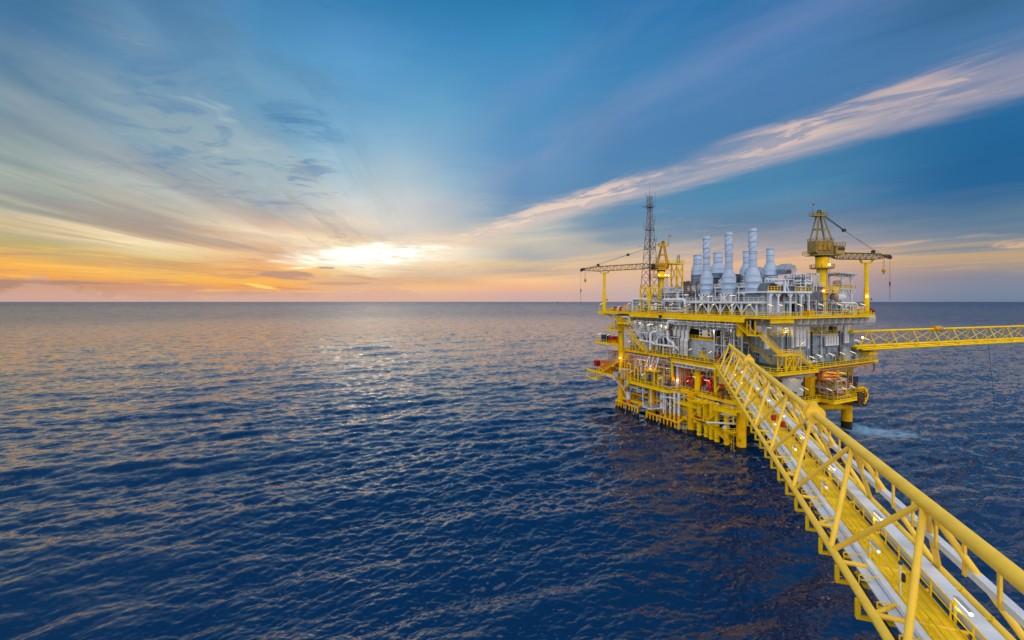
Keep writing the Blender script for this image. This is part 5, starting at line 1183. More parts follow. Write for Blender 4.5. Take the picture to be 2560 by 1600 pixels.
def clutter(label, vol, n, seed, mats, rmin=.06, rmax=.28, vess=0, frames=2, valves=4, axisw=(1, 1, 1.2), vmat='white'):
    """a skid of process pipework: frame, pipe runs with elbows, valves, vessels"""
    b0, b1, a0, a1, z0, z1 = vol; rg = random.Random(seed)
    t = thing('process_skid', label, 'process skid', FP, ((b0+b1)/2, (a0+a1)/2, z0))
    for k in range(frames):
        f = MB(); bb = b0+(b1-b0)*k/max(1, frames)
        m = max(2, int((a1-a0)/3.2))
        for i in range(m+1):
            a = a0+(a1-a0)*i/m; f.beam((bb, a, z0), (bb, a, z1), .16)
        for z in (z0+(z1-z0)*.45, z1-.15): f.beam((bb, a0, z), (bb, a1, z), .2)
        part(t, 'frame', f, mats[0])
    for i in range(min(98, int(n*1.6))):
        p = [rg.uniform(b0, b1), rg.uniform(a0, a1), rg.uniform(z0, z1)]; p[0] = b0+(p[0]-b0)*rg.random()
        pts = [tuple(p)]; last = -1
        for j in range(rg.choice((2, 3, 3, 4))):
            ax = rg.choices((0, 1, 2), axisw)[0]
            if ax == last: ax = (ax+1) % 3
            last = ax; lo, hi = ((b0, b1), (a0, a1), (z0, z1))[ax]
            v = rg.uniform(lo, hi)
            if abs(v-p[ax]) < 1.0: v = lo if p[ax]-lo > hi-p[ax] else hi
            p[ax] = v; pts.append(tuple(p))
        r = rmin+(rmax-rmin)*rg.random()**2.6
        part(t, 'pipe', MB().pipe(pts, r, 7, seg=2), rg.choice(mats))
    for i in range(valves):
        c = (b0+rg.random()*.6*(b1-b0), rg.uniform(a0, a1), z0+rg.uniform(.5, 2.2)); r = rg.uniform(.18, .34)
        part(t, 'valve', MB().sphere(c, r, 8).tube((c[0], c[1]-r*1.7, c[2]), (c[0], c[1]+r*1.7, c[2]), r*.55, n=8).tube(c, (c[0], c[1], c[2]+r*2.2), r*.2, n=6).tube((c[0], c[1], c[2]+r*2.1), (c[0], c[1], c[2]+r*2.3), r*.8, n=8), rg.choice(mats+['red', 'white']))
    for i in range(vess):
        a = a0+(a1-a0)*(i+.5)/vess; r = rg.uniform(.7, 1.1); b = b0+(b1-b0)*.55
        part(t, 'vessel', MB().lathe((b, a, z0), [(r*.3, .4), (r*.8, .55), (r, .9), (r, min(3.6, z1-z0-1.2)), (r*.8, min(4.0, z1-z0-.7)), (r*.25, min(4.2, z1-z0-.4))], 14), vmat)
    return t
W = ['white', 'lightgrey', 'white', 'steel', 'bright_white', 'bright_white', 'slate']
D = ['white', 'slate', 'steel', 'bright_white', 'black', 'lightgrey', 'deep_shade', 'rustpipe']  # dark tones stand for the shaded gaps among the pipes
Y = ['yellow', 'yellow_worn', 'yellow_worn', 'lightgrey', 'rustpipe']
O = ['orange_y', 'yellow', 'pinkpipe', 'lightgrey', 'rustpipe', 'white', 'yellow_worn']  # orange lamp glow put into these pipe colours
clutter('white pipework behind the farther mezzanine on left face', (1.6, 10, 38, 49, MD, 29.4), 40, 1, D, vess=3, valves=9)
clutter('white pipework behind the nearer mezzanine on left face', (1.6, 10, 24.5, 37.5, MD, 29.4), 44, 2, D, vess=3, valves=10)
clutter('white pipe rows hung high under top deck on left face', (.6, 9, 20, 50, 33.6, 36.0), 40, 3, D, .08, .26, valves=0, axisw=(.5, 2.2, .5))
clutter('upright pipe loops standing on the farther mezzanine', (1.6, 8, 38.5, 45, 30, 33.4), 26, 4, W+['steel'], .07, .2, valves=5, axisw=(.7, .7, 2))
clutter('upright pipe loops standing on the nearer mezzanine', (1.6, 8, 30, 36.5, 30, 33.4), 26, 5, W+['steel'], .07, .2, valves=5, axisw=(.7, .7, 2))
clutter('grey pipes and hangers above the small cabin', (1.2, 9, 5, 20, 32.6, 36.0), 34, 6, W+['slate'], .06, .2, valves=0, axisw=(.8, 1.6, .8))
clutter('pipes in the gap between cabin and grey building', (4, 10, 5.5, 12.5, MD, 34), 26, 7, W+['slate', 'steel'], .07, .22, valves=4, axisw=(.5, .5, 2))
clutter('white pipe frame on top deck left of the mast tower', (.6, 6, 41.5, 46.5, TD, 41.6), 24, 8, W, vess=1, valves=5)
clutter('white pipework around the foot of the mast tower', (.8, 8, 31, 41, TD, 41.2), 40, 9, W+['yellow'], vess=2, valves=8)
clutter('white pipework under the large white pipe loop', (.8, 8, 19.6, 30, TD, 41.2), 40, 10, W+['pinkpipe'], vess=2, valves=8)
clutter('pipework and platforms left of the rusty pipe loop', (5, 14, 26, 36, 41, 46), 40, 11, W+['rustpipe'], vess=1, valves=5)
clutter('machinery pipework between tall stacks and grey house', (11, 15, -1, 24, 41.2, 44.6), 44, 12, W+['slate', 'rustpipe'], .07, .25, valves=5)
clutter('pipes and drums below the tall stacks', (4.5, 13, -3, 20, TD, 40.4), 44, 13, W+['slate', 'black'], .08, .3, vess=4, valves=4)
clutter('pipework below air intakes right of lone short stack', (20, 27, -4.6, 2, 43.8, 49), 36, 14, W+['slate', 'rustpipe'], .07, .22, valves=5)
clutter('white pipework on top deck right of the crane column', (37.5, 46, -4.5, 2, TD, 40.6), 46, 15, W+['bright_white'], vess=1, valves=12)
clutter('yellow frames and pipes near right boom post', (41, 47, -5.4, 1, TD, 39.4), 24, 16, ['yellow', 'white', 'red', 'lightgrey'], .06, .16, valves=7)
clutter('pipework left of the crane column', (24, 32, -5, 1, TD, 41.4), 34, 17, W+['slate', 'rustpipe'], vess=1, valves=4)
clutter('orange lit pipework at far end of lower deck', (0, 10, 46, 60, LD, 21.6), 54, 18, O, vess=3, valves=8, vmat='orange')
clutter('orange lit pipework in the middle of lower deck', (-1, 9, 33, 45.5, LD, 21.6), 56, 19, O, vess=2, valves=8, vmat='yellow')
clutter('white tanks and pipes at near middle of lower deck', (-.4, 8, 25.2, 33, LD, 21), 48, 20, O+W, vess=2, valves=12)
clutter('pipes hung under left edge of middle deck', (.2, 8, 8, 48, 20.2, 22.2), 50, 21, W+['redpipe', 'rustpipe'], .07, .22, valves=0, axisw=(.7, 2.2, .4))
clutter('pipe racks behind red pumps on lower deck', (4.5, 13, 9.6, 24, LD, 21.6), 36, 22, O+['red', 'slate'], vess=1, valves=8)
clutter('orange lit pipework on the lower right deck', (33, 41, -5.4, 1.6, LD, 17.6), 52, 23, O+['red'], vess=1, valves=12)
clutter('yellow pipework at right end of lower deck', (41, 49, -1.2, 6, LD, 19.8), 44, 24, Y+['orange'], vess=1, valves=6, vmat='blue')
clutter('white and red pipes hung below front walkway', (9, 30, -3, 2, 19.0, 21.4), 32, 25, W+['redpipe', 'orange'], .07, .2, valves=0, axisw=(2, .6, .5))
clutter('dark rusty scaffold and hoses at lower right corner', (47, 52, -3.8, 0, 8.4, LD), 34, 26, ['rust', 'black', 'rustpipe'], .04, .1, valves=2)
clutter('pipes at the rear of the top deck behind the machinery', (34, 50, 6, 16, TD, 44), 36, 27, W+['pinkpipe'], vess=3, valves=4, vmat='white')
clutter('pipes and valves hung below the lower deck at far leg', (-2.4, 4, 36, 47, 8.6, 11.6), 26, 28, W+['black', 'yellow'], .06, .2, valves=3)
clutter('pipework along deck edge at far left below top deck', (.4, 6, 49, 56, 30.6, 36), 28, 29, W+['yellow'], .06, .2, valves=2, axisw=(.7, 2, .7))
clutter('machinery pipework behind the left crane', (8, 16, 38, 50, TD, 44), 40, 30, W+['slate', 'pinkpipe', 'yellow'], vess=2, valves=5)
# ------------------------------------------------------------------ equipment
def tank(label, c, L, r, axis, mat, saddle='white', end=None):
    t = thing('storage_tank', label, 'tank', FP, (c[0], c[1], c[2]-r)); d = Vector((1, 0, 0)) if axis == 'b' else Vector((0, 1, 0)); c = Vector(c)
    part(t, 'shell', MB().tube(c-d*L/2, c+d*L/2, r, n=20), mat)
    for s_ in (-1, 1): part(t, 'domed_end', MB().tube(c+d*s_*L/2, c+d*s_*(L/2+r*.3), r*.97, r*.5, n=20), end or mat)
    for s_ in (-.3, .3):
        q_ = c+d*L*s_; part(t, 'saddle', MB().box(q_.x-.25, q_.x+.25, q_.y-.25, q_.y+.25, c.z-r-.5, c.z-r*.75), saddle)
    return t
tank('large white horizontal tank with pink end right of crane column', (45.6, 1.6, 42.4), 3.6, 1.45, 'b', 'white', 'white', 'pink')
tank('small pinkish horizontal tank on upper white deck right of crane', (46.5, 2, 46.8), 2.6, .95, 'b', 'pink')
tank('blue horizontal tank at right end of lower deck', (43.5, -.6, LD+4.2), 3.2, 1.25, 'b', 'blue', 'yellow')
tank('cream horizontal tank near edge of lower deck', (2.6, 29.6, LD+1.7), 4.2, 1.15, 'a', 'pink')
tank('white horizontal tank beside pink firewall on lower deck', (2.6, 25.9, LD+1.6), 1.6, 1.0, 'b', 'white')
for k, (b0, b1, a0, z0) in enumerate([(46.2, 48.6, -1.0, LD+1.8), (49.0, 51.2, -1.0, LD+1.8)]):
    t = thing('blue_container', ['blue steel tote box at right end of lower deck, left one', 'blue steel tote box at right end of lower deck, right one'][k], 'tote box', FP, (b0, a0, z0), 'blue tote boxes')
    part(t, 'body', MB().wallrib((b0, a0), (b1, a0), z0, z0+2.8, .4, .08).box(b0, b1, a0, a0+2.2, z0, z0+2.75), 'blue'); part(t, 'corner_frame', MB().beam((b0, a0-.1, z0), (b0, a0-.1, z0+2.85), .16).beam((b1, a0-.1, z0), (b1, a0-.1, z0+2.85), .16), 'blue'); part(t, 'skid', MB().box(b0, b1, a0-.1, a0+2.3, z0-.3, z0), 'black')
t = thing('white_room', 'white walled room with round port on lower deck behind footbridge', 'room', FP, (24, 1, LD))
part(t, 'walls', MB().box(19, 28.4, 1.4, 6, LD, LD+7.6), 'white'); part(t, 'porthole', MB().tube((27.9, 1.3, LD+3.6), (27.9, 1.4, LD+3.6), .7, n=18), 'grey'); part(t, 'porthole_glass', MB().tube((27.9, 1.24, LD+3.6), (27.9, 1.3, LD+3.6), .5, n=18), 'glass')
part(t, 'door_opening', MB().box(17, 19, 2.0, 2.2, LD, LD+7), 'brown'); part(t, 'roof_beam', MB().box(15, 28.6, .6, 1.1, LD+7.6, LD+8.1), 'lightgrey'); part(t, 'side_box', MB().box(17.2, 20.2, -2, .8, LD, LD+2.4), 'slate')
t = thing('lifeboat_shelter', 'white roofed box with pink sides at far corner of lower deck', 'shelter', FP, (-1.6, 50, LD))
part(t, 'walls', MB().box(-2.6, .8, 46, 49.2, LD, LD+3.0), 'pink'); part(t, 'roof', MB().box(-2.9, 1.1, 45.7, 49.5, LD+3.0, LD+3.2), 'bright_white')
part(t, 'grey_skid', MB().box(-3, .4, 50, 53, LD, LD+1.5), 'grey'); part(t, 'grey_panel', MB().box(-3.1, -3.0, 50, 53, LD+.2, LD+1.3), 'lightgrey')
for k, (b, a, z, s_) in enumerate([(-1.2, 55, 25.2, (2.8, 3.0, 2.2)), (-1.4, 60.0, 25.2, (2.6, 2.4, 2.4))]):
    t = thing('tool_container', ['dark red container on small balcony at left end', 'dark blue container with red gear on small balcony at left end'][k], 'container', FP, (b, a, z))
    part(t, 'body', MB().wallrib((b-s_[0]/2, a+s_[1]/2), (b-s_[0]/2, a-s_[1]/2), z, z+s_[2], .5, .08, (-1, 0)).box(b-s_[0]/2, b+s_[0]/2, a-s_[1]/2, a+s_[1]/2, z, z+s_[2]), ['red', 'blue'][k]); part(t, 'roof', MB().cbox((b, a, z+s_[2]+.06), (s_[0]+.1, s_[1]+.1, .12)), ['red', 'black'][k])
t = thing('orange_container', 'orange red container on lower deck at far left corner', 'container', FP, (1, 62, LD)); part(t, 'body', MB().wallrib((-.4, 65), (-.4, 58), LD+.3, LD+4.4, .6, .1, (-1, 0)).box(-.4, 3, 58, 65, LD+.3, LD+4.3), 'orange'); part(t, 'skid', MB().box(-.4, 3, 58, 65, LD, LD+.3), 'black')
t = thing('red_cabinet', 'small red cabinet under a white lamp at far left tip', 'cabinet', FP, (-1, 67.5, LD)); part(t, 'body', MB().box(-1.1, .6, 66.6, 68.6, LD+1.6, LD+4), 'red'); part(t, 'stand', MB().beam((-.2, 67.6, LD), (-.2, 67.6, LD+1.6), .3), 'yellow')
t = thing('orange_skid', 'orange framed skid holding two white drums on top deck left edge', 'skid', FP, (0, 48, TD)); fr_ = MB()
for a in (46.8, 48.6, 50.4):
    for b in (-.9, .9): fr_.beam((b, a, TD), (b, a, TD+2.9), .22)
for z in (TD+.15, TD+2.8):
    for b in (-.9, .9): fr_.beam((b, 46.8, z), (b, 50.4, z), .22)
part(t, 'frame', fr_, 'orange')
for a in (47.7, 49.5): part(t, 'drum', MB().lathe((0, a, TD+.3), [(.55, 0), (.62, .1), (.62, 1.9), (.5, 2.1)], 14), 'white')
t = thing('fire_box', 'tall dark red fire box left of orange framed skid', 'fire box', FP, (-.9, 51.4, TD)); part(t, 'body', MB().box(-1.2, -.5, 50.9, 51.7, TD+.1, TD+1.9), 'red'); part(t, 'door_panel', MB().box(-1.25, -1.2, 51, 51.6, TD+.3, TD+1.7), 'red')
for k, (a, m_, s_, lb) in enumerate([(53.4, 'white', 1.3, 'low white pump unit with yellow rails on top deck left edge'), (56.0, 'red', 1.1, 'red winch drum near left boom post'), (57.4, 'yellow', .9, 'small yellow pump near left boom post'), (42.6, 'lightgrey', 1.5, 'pale box unit behind orange framed skid')]):
    t = thing('pump_unit', lb, 'pump', FP, (0, a, TD)); part(t, 'casing', MB().cbox((.3, a, TD+.2+s_*.5), (1.4, 1.6, s_)), m_); part(t, 'motor', MB().tube((.3, a-.7, TD+.4+s_), (.3, a+.7, TD+.4+s_), s_*.35, n=12), m_); part(t, 'skid', MB().box(-.6, 1.2, a-1, a+1, TD, TD+.2), 'yellow')
t = thing('panel_stand', 'yellow stand with two white panels hung on the deck edge right of mast tower', 'panel stand', FP, (-.2, 30.8, TD)); part(t, 'frame', MB().rail([(-2.2, 33.2, TD-.4), (-2.2, 29.2, TD-.4)], 3.3, 1.3, .07), 'yellow')
for a in (30.2, 31.7): part(t, 'panel', MB().box(-2.32, -2.26, a, a+1.2, TD+1.1, TD+2.5), 'signwhite')
# red fire pumps with their engines
for k, (b, a, lb) in enumerate([(1.9+1, 21.4, 'red fire pump with bent exhaust beside pink firewall'), (3.6, 15.2, 'larger red fire pump engine under the hanging yellow beam')]):
    t = thing('fire_pump', lb, 'fire pump', FP, (b, a, LD)); s_ = 1 if k == 0 else 1.35
    part(t, 'bent_exhaust', MB().pipe([(b, a+1.2*s_, LD+.8), (b, a+1.2*s_, LD+3.2*s_), (b, a-1.2*s_, LD+3.2*s_), (b, a-1.2*s_, LD+1.0)], .42*s_, 12, .9), 'red'); part(t, 'engine_block', MB().cbox((b, a, LD+1.0*s_), (1.6*s_, 1.5*s_, 1.3*s_)), 'steel')
    part(t, 'gearbox', MB().tube((b-.4, a-1.6*s_, LD+.9), (b-.4, a+1.6*s_, LD+.9), .5*s_, n=12), 'slate'); part(t, 'skid', MB().box(b-1.2, b+1.2, a-2*s_, a+2*s_, LD, LD+.25), 'yellow'); part(t, 'hose', MB().pipe([(b-1, a+1, LD+.4), (b-1, a+1, LD+2.4), (b-1, a, LD+2.6), (b-1, a, LD+.4)], .13, 8), 'black')
t = thing('red_tank_skid', 'long low red tank on yellow legs on lower deck', 'tank', FP, (4, 10.5, LD)); part(t, 'tank', MB().box(2.6, 4.6, 8.8, 12.6, LD+.9, LD+2.6), 'red'); part(t, 'panel', MB().box(2.54, 2.6, 9, 12.4, LD+1.9, LD+2.4), 'black')
for a in (9, 10.7, 12.4): part(t, 'leg', MB().beam((3, a, LD), (3, a, LD+.9), .25), 'yellow')
for k, (b, a, lb) in enumerate([(2.9, 7.4, 'grey upright pump with red top near bridge landing, left one'), (3.8, 5.4, 'grey upright pump with red top near bridge landing, middle one'), (5.0, 3.2, 'grey upright pump with red top near bridge landing, right one')]):
    t = thing('upright_pump', lb, 'pump', FP, (b, a, LD), 'upright pumps'); part(t, 'body', MB().lathe((b, a, LD), [(.5, 0), (.5, .3), (.35, .5), (.55, 1.2), (.55, 2.4), (.3, 2.8)], 12), 'slate'); part(t, 'motor', MB().lathe((b, a, LD+2.8), [(.42, 0), (.42, 1.0), (.2, 1.2)], 12), 'red')
t = thing('life_ring_rack', 'white rack with pink red bar above red tank', 'rack', FP, (1, 4.5, 18)); part(t, 'panel', MB().rail([(-.2, 7.0, 17.6), (-.2, 4.6, 17.6)], 2.2, .6, .05), 'white'); part(t, 'bar', MB().beam((-.3, 7.3, 17.2), (-.3, 4.2, 17.0), .5), 'red')
def ext(lb, b, a, z, s_=1.0):
    t = thing('fire_extinguisher', lb, 'extinguisher', FP, (b, a, z)); part(t, 'body', MB().lathe((b, a, z), [(.3*s_, 0), (.34*s_, .1), (.34*s_, 1.3*s_), (.15*s_, 1.6*s_)], 12), 'red'); part(t, 'nozzle', MB().tube((b, a, z+1.6*s_), (b-.2, a, z+1.75*s_), .06, n=6), 'black')
ext('large red wheeled extinguisher at foot of grey stair', 9.6, -6.4, MD, 1.35); ext('red extinguisher on left walkway of middle deck', .8, 35.8, MD, 1.3); ext('red extinguisher beside red tank on lower deck', 1.9, 7.6, LD, .9); ext('small red extinguisher on lower deck by gallery stair', 2.4, 13.2, LD, .8)
t = thing('red_locker', 'red locker at the corner of the small cabin by footbridge', 'locker', FP, (6.5, 12, MD)); part(t, 'body', MB().box(4.9, 7.3, 11.6, 13.2, MD, MD+2.3), 'red'); part(t, 'emblem', MB().box(4.84, 4.9, 12.1, 12.6, MD+1.1, MD+1.6), 'yellow')
t = thing('mixing_hopper', 'yellow orange tilted hopper on legs at foot of the grey stair', 'hopper', FP, (11.5, -6.6, MD)); part(t, 'bowl', MB().tube((11.3, -6.9, MD+1.2), (12, -6.2, MD+2.9), .45, 1.05, n=14), 'orange_y'); part(t, 'mouth', MB().tube((12, -6.2, MD+2.9), (12.08, -6.12, MD+3.05), 1.05, .85, n=14), 'brown')
for d_ in (-.5, .5): part(t, 'leg', MB().beam((11.4+d_, -6.8, MD), (11.4+d_, -6.8, MD+1.4), .16), 'yellow')
solo('life_ring', 'orange and white life ring on walkway rail below stair tower', 'life ring', MB().sweep([(15.4+.5*math.cos(k*.3927), -8.75, MD+.9+.5*math.sin(k*.3927)) for k in range(17)], .13, 8, False), 'orange')
t = thing('work_bench', 'white bench with folded gear on front walkway', 'bench', FP, (19.5, -6.4, MD)); part(t, 'top', MB().box(18, 21.6, -7, -5.8, MD+1.2, MD+1.3), 'white')
for b in (18.1, 21.5): part(t, 'leg', MB().beam((b, -6.9, MD), (b, -6.9, MD+1.2), .12).beam((b, -5.9, MD), (b, -5.9, MD+1.2), .12).beam((b, -6.9, MD+.3), (b, -5.9, MD+.3), .1), 'orange')
part(t, 'gear_bag', MB().sphere((19, -6.4, MD+1.45), .45, 8, .5).sphere((20.6, -6.4, MD+1.5), .4, 8, .6), 'white')
for k, a in enumerate((-6.9, -7.6)):
    pass
for k, b in enumerate((.5, 1.8, 3.4)):
    t = thing('notice_board', f'pinkish notice board on top deck rail above stair, {["left", "middle", "right"][k]} of three', 'notice board', FP, (b-.3, -8.6, TD), 'notice boards on the rail'); part(t, 'board', MB().box(b-.3, b+.7, -8.62, -8.56, TD+.3, TD+1.25), 'pink'); part(t, 'rim', MB().box(b-.34, b+.74, -8.58, -8.54, TD+.26, TD+.3).box(b-.34, b+.74, -8.58, -8.54, TD+1.25, TD+1.29), 'red')
t = thing('yellow_crate', 'yellow orange crate beside the tarpaulins on the right of top deck', 'crate', FP, (17.6, -7.4, TD)); part(t, 'body', MB().box(16.2, 18.6, -7.9, -6.6, TD, TD+1.5), 'orange_y'); part(t, 'slat', MB().box(16.15, 18.65, -7.96, -7.9, TD+.3, TD+.5).box(16.15, 18.65, -7.96, -7.9, TD+.9, TD+1.1), 'yellow')
for k, (b, s_) in enumerate([(41, 1.0), (44.6, 1.0)]):
    t = thing('yellow_cart', ['yellow framed pallet box on the top deck right of crane', 'yellow framed pallet box nearer the right boom post'][k], 'pallet box', FP, (b, -5, TD), 'yellow pallet boxes'); part(t, 'box', MB().box(b-.7, b+.9, -5.6, -4.4, TD+.3, TD+1.2), 'signwhite'); part(t, 'frame', MB().rail([(b-.8, -5.7, TD), (b+1, -5.7, TD)], 1.6, .9, .06).rail([(b-.8, -4.3, TD), (b+1, -4.3, TD)], 1.6, .9, .06), 'yellow')
t = thing('winch', 'dark red winch box at foot of right boom post', 'winch', FP, (48.8, -5.4, TD)); part(t, 'housing', MB().box(48.2, 49.6, -6.2, -5, TD+.4, TD+1.9), 'red'); part(t, 'drum', MB().tube((48.3, -6.35, TD+1.1), (49.5, -6.35, TD+1.1), .4, n=12), 'brown')
# right hand white two level structure with canopy
t = thing('canopy_structure', 'white two level steel structure with yellow edged canopy right of crane', 'steel frame', FP, (44.5, 4, TD))
for b in (46.2, 50.8):
    for a in (.6, 7.5): part(t, 'column', MB().beam((b, a, TD), (b, a, 49.6), .42), 'white')
part(t, 'floor', MB().box(36.8, 52.4, .2, 8, 44.8, 45.1), 'white'); part(t, 'guard_rail', MB().rail([(38, .2, 45.1), (52.4, .2, 45.1), (52.4, 8, 45.1)], 1.2, 1.4, .06), 'yellow'); part(t, 'guard_rail', MB().rail([(26.5, 1.5, 45.1), (33, 1.5, 45.1)], 1.2, 1.4, .05), 'lightgrey')
part(t, 'canopy_roof', MB().prism([(43.4, 49.9), (53, 49.6), (53, 50.1), (47, 50.4), (43.4, 50.2)], 1, -.4, 8.4), 'white'); part(t, 'crane_rail', MB().box(44, 52, 1.5, 1.9, 49.0, 49.5), 'yellow'); part(t, 'floor', MB().box(26.3, 33.4, 1.2, 6, 44.8, 45.1), 'white')
for b0, s_ in ((46.2, -1), (46.2, 1), (50.8, -1), (50.8, 1)): part(t, 'knee_brace', MB().beam((b0, .6, 47.9), (b0+s_*1.6, .6, 49.4), .26).beam((b0, .6, 42.4), (b0+s_*2.2, .6, 44.7), .26), 'white')
part(t, 'cross_brace', MB().beam((46.2, 7.5, TD), (50.8, 7.5, 44.8), .26).beam((50.8, 7.5, TD), (46.2, 7.5, 44.8), .26), 'pink'); part(t, 'pink_column', MB().beam((51, 6, TD), (51, 6, 44.8), .3), 'pink')
t = thing('yellow_gondola', 'small bright yellow railed basket on the crane column', 'basket', FP, (35, -2.4, 44)); part(t, 'floor', MB().box(33.8, 37.4, -3.6, -1.4, 43.6, 43.75), 'yellow'); part(t, 'guard_rail', MB().rail([(33.8, -1.6, 43.75), (33.8, -3.6, 43.75), (37.4, -3.6, 43.75), (37.4, -1.4, 43.75)], 1.5, .9, .08), 'yellow')
# ------------------------------------------------------------------ lamps
def rank(i): return ['first', 'second', 'third', 'fourth', 'fifth', 'sixth', 'seventh', 'eighth', 'ninth', 'tenth', 'eleventh'][i]
proto = thing('deck_lamp', 'x', 'lamp', FP, (0, 0, 0))
part(proto, 'lamp_post', MB().beam((0, 0, 0), (0, 0, 2.75), .1).beam((0, 0, 2.75), (.35, 0, 2.85), .08), 'yellow')
part(proto, 'lamp_tube', MB().tube((.3, 0, 2.8), (1.7, 0, 3.28), .055, n=8), 'tube_light')
part(proto, 'lamp_housing', MB().beam((.25, 0, 2.9), (1.75, 0, 3.41), .16, .04), 'yellow_dark')
first = [True]
def dlamp(pos, rot, label, grp):
    if first[0]:
        first[0] = False; o = proto; o.location = FP.w(pos); o.rotation_euler = (0, 0, FP.yaw+rot); o['label'] = label
    else: o = dup(proto, FP, pos, label, rot)
    o['group'] = grp
for grp, where, rot, z, pts in [
    ('lamps on left edge of top deck', 'left edge rail of top deck', 0, TD, [(-6.2, 57.4), (-1.4, 47.1), (-1.4, 40.9), (-1.4, 33.1), (.3, 27.1), (.3, 19.7), (.3, 15), (.3, 10.4), (.3, 3.9), (.3, -1.5)]),
    ('lamps on front edge of top deck', 'front right rail of top deck', R(90), TD, [(1.6, -8.2), (5.5, -8.2), (13.4, -8.2), (22.6, -8.2), (31, -8.2), (46, -6.2)]),
    ('lamps on left walkway of middle deck', 'left walkway rail of middle deck', 0, MD, [(-.3, 48), (-.3, 43.4), (-.3, 24.6), (-.3, 18.6), (-.3, 11)]),
    ('lamps on front walkway of middle deck', 'front walkway rail of middle deck', R(90), MD, [(15.6, -10.1), (21.4, -8.5), (27.4, -8.1), (33, -7.8), (38.6, -7.5)]),
    ('lamps on left edge of lower deck', 'left edge rail of lower deck', 0, LD, [(-1.1, 63), (-1.1, 57), (-3.7, 43), (-3.7, 36.5), (-3.7, 28.4), (1.3, 21)]),
    ('lamps on lower right deck', 'front rail of lower right deck', R(90), LD, [(22, -3.2), (24.2, -3.2), (29, -6.6), (35.5, -6.6), (40.4, -6.3), (46.4, -1.4), (50.5, -1.4)]),
    ('lamps on left end balconies', 'balcony of the red and blue containers', 0, 25.2, [(-5.4, 60), (-5.4, 54)]),
    ('lamps on stair tower', 'braced stair landing by grey building', 0, 27.2, [(8.6, -10.4)]),
    ('lamps at grey stair', 'foot of the grey stair behind the footbridge', 0, MD, [(8.6, -7.2)]),
    ('lamps on far right platform', 'small platform at start of far bridge', R(90), 26.4, [(49.6, -5.4)])]:
    for i, p in enumerate(pts): dlamp((*p, z), rot, f'white tube lamp on {where}' + (f', {rank(i)} from left' if len(pts) > 1 else ''), grp)
pc_ = thing('ceiling_lamp', 'x', 'lamp', FP, (0, 0, 0))
part(pc_, 'lamp_tube', MB().box(-.14, .14, -.85, .85, -.09, 0), 'tube_light'); part(pc_, 'lamp_housing', MB().box(-.2, .2, -.95, .95, 0, .14).beam((0, 0, .1), (0, 0, .9), .06), 'lightgrey')
f2 = [True]
for grp, where, pts in [
    ('lamps under top deck', 'hung under the top deck behind left face pipes', [(2.5, 47.5, 33.6), (1.5, 43, 33.4), (2.8, 40, 33.2), (1.5, 37, 33), (2.6, 33.5, 33), (1.5, 30, 32.8), (3.4, 17.6, 32.4), (3.6, 12.6, 32.4), (6, 8, 33)]),
    ('lamps above grey building', 'hung above the grey building roof', [(11.6, .5, 33.6), (14.6, -2.6, 33.0), (19, -1, 33.6), (24.8, -1.5, 33.4), (29.5, 1, 34)]),
    ('lamps among tall stacks', 'fixed between the tall stacks', [(4.5, 14.6, 42.7), (11, 14.4, 46.2), (4.6, 6.6, 42.8), (11, 6.2, 46.2), (3, 22.5, 43.2)]),
    ('lamps under middle deck', 'hung under the middle deck above lower deck pipes', [(2, 54, 19.8), (2.4, 44, 19.6), (2, 29.4, 18.6), (2.6, 18.6, 17.4), (1.8, 13.2, 17.2), (24, -.6, 19.4), (36, -2, 19.6), (40, -3, 19.4)])]:
    for i, p in enumerate(pts):
        lb = f'white tube lamp {where}, {rank(i)} from left'
        if f2[0]: f2[0] = False; o = pc_; o.location = FP.w(p); o['label'] = lb
        else: o = dup(pc_, FP, p, lb)
        o['group'] = grp
        if grp in ('lamps under top deck', 'lamps above grey building'): lamp(FP, (p[0], p[1], p[2]-.5), (1, .80, .50), 70)
        elif grp == 'lamps among tall stacks': lamp(FP, (p[0], p[1], p[2]-.5), (1, .85, .6), 45)
        else: lamp(FP, (p[0], p[1], p[2]-.5), (1, .55, .2), 110)
for i, (b, a, z, lb, pw) in enumerate([(4.4, 36.4, 50.4, 'orange floodlight on left crane column walkway, left of three', 0), (6.2, 35.2, 50.4, 'orange floodlight on left crane column walkway, middle of three', 60), (8.6, 36.2, 50.4, 'orange floodlight on left crane column walkway, right of three', 0), (33.4, -3, 52.0, 'orange floodlight on right crane column walkway', 90),
    (46.7, -5.9, 42.6, 'orange floodlight on right boom post', 40), (-1.4, 50.8, 19.6, 'orange floodlight on far left column above lower deck', 260), (.6, 36.4, 18.4, 'orange floodlight among pipes in middle of lower deck', 420), (1.0, 24.2, 15.4, 'orange floodlight on hanging yellow beam by firewall', 160),
    (52.4, -1.8, 29.6, 'orange lamp beside the yellow corner column above far bridge', 30), (33, -1.6, 44.2, 'small amber lamp on crane column', 20), (30, 4, 20.6, 'orange floodlight behind column on lower right deck', 700), (40, 2, 20.4, 'orange floodlight above orange pipes on lower right deck', 500), (14, 5, 20.4, 'orange floodlight behind footbridge on lower deck', 260)]):
    t = thing('floodlight', lb, 'floodlight', FP, (b, a, z)); part(t, 'lamp_globe', MB().sphere((b, a, z), .26, 10), 'flood'); part(t, 'bracket', MB().beam((b, a, z-.5), (b, a, z-.15), .1).beam((b, a, z-.5), (b+.5, a+.4, z-.5), .1), 'slate')
    if pw: lamp(FP, (b-.3, a-.5, z-.2), (1, .36, .06), pw*.6, .3)
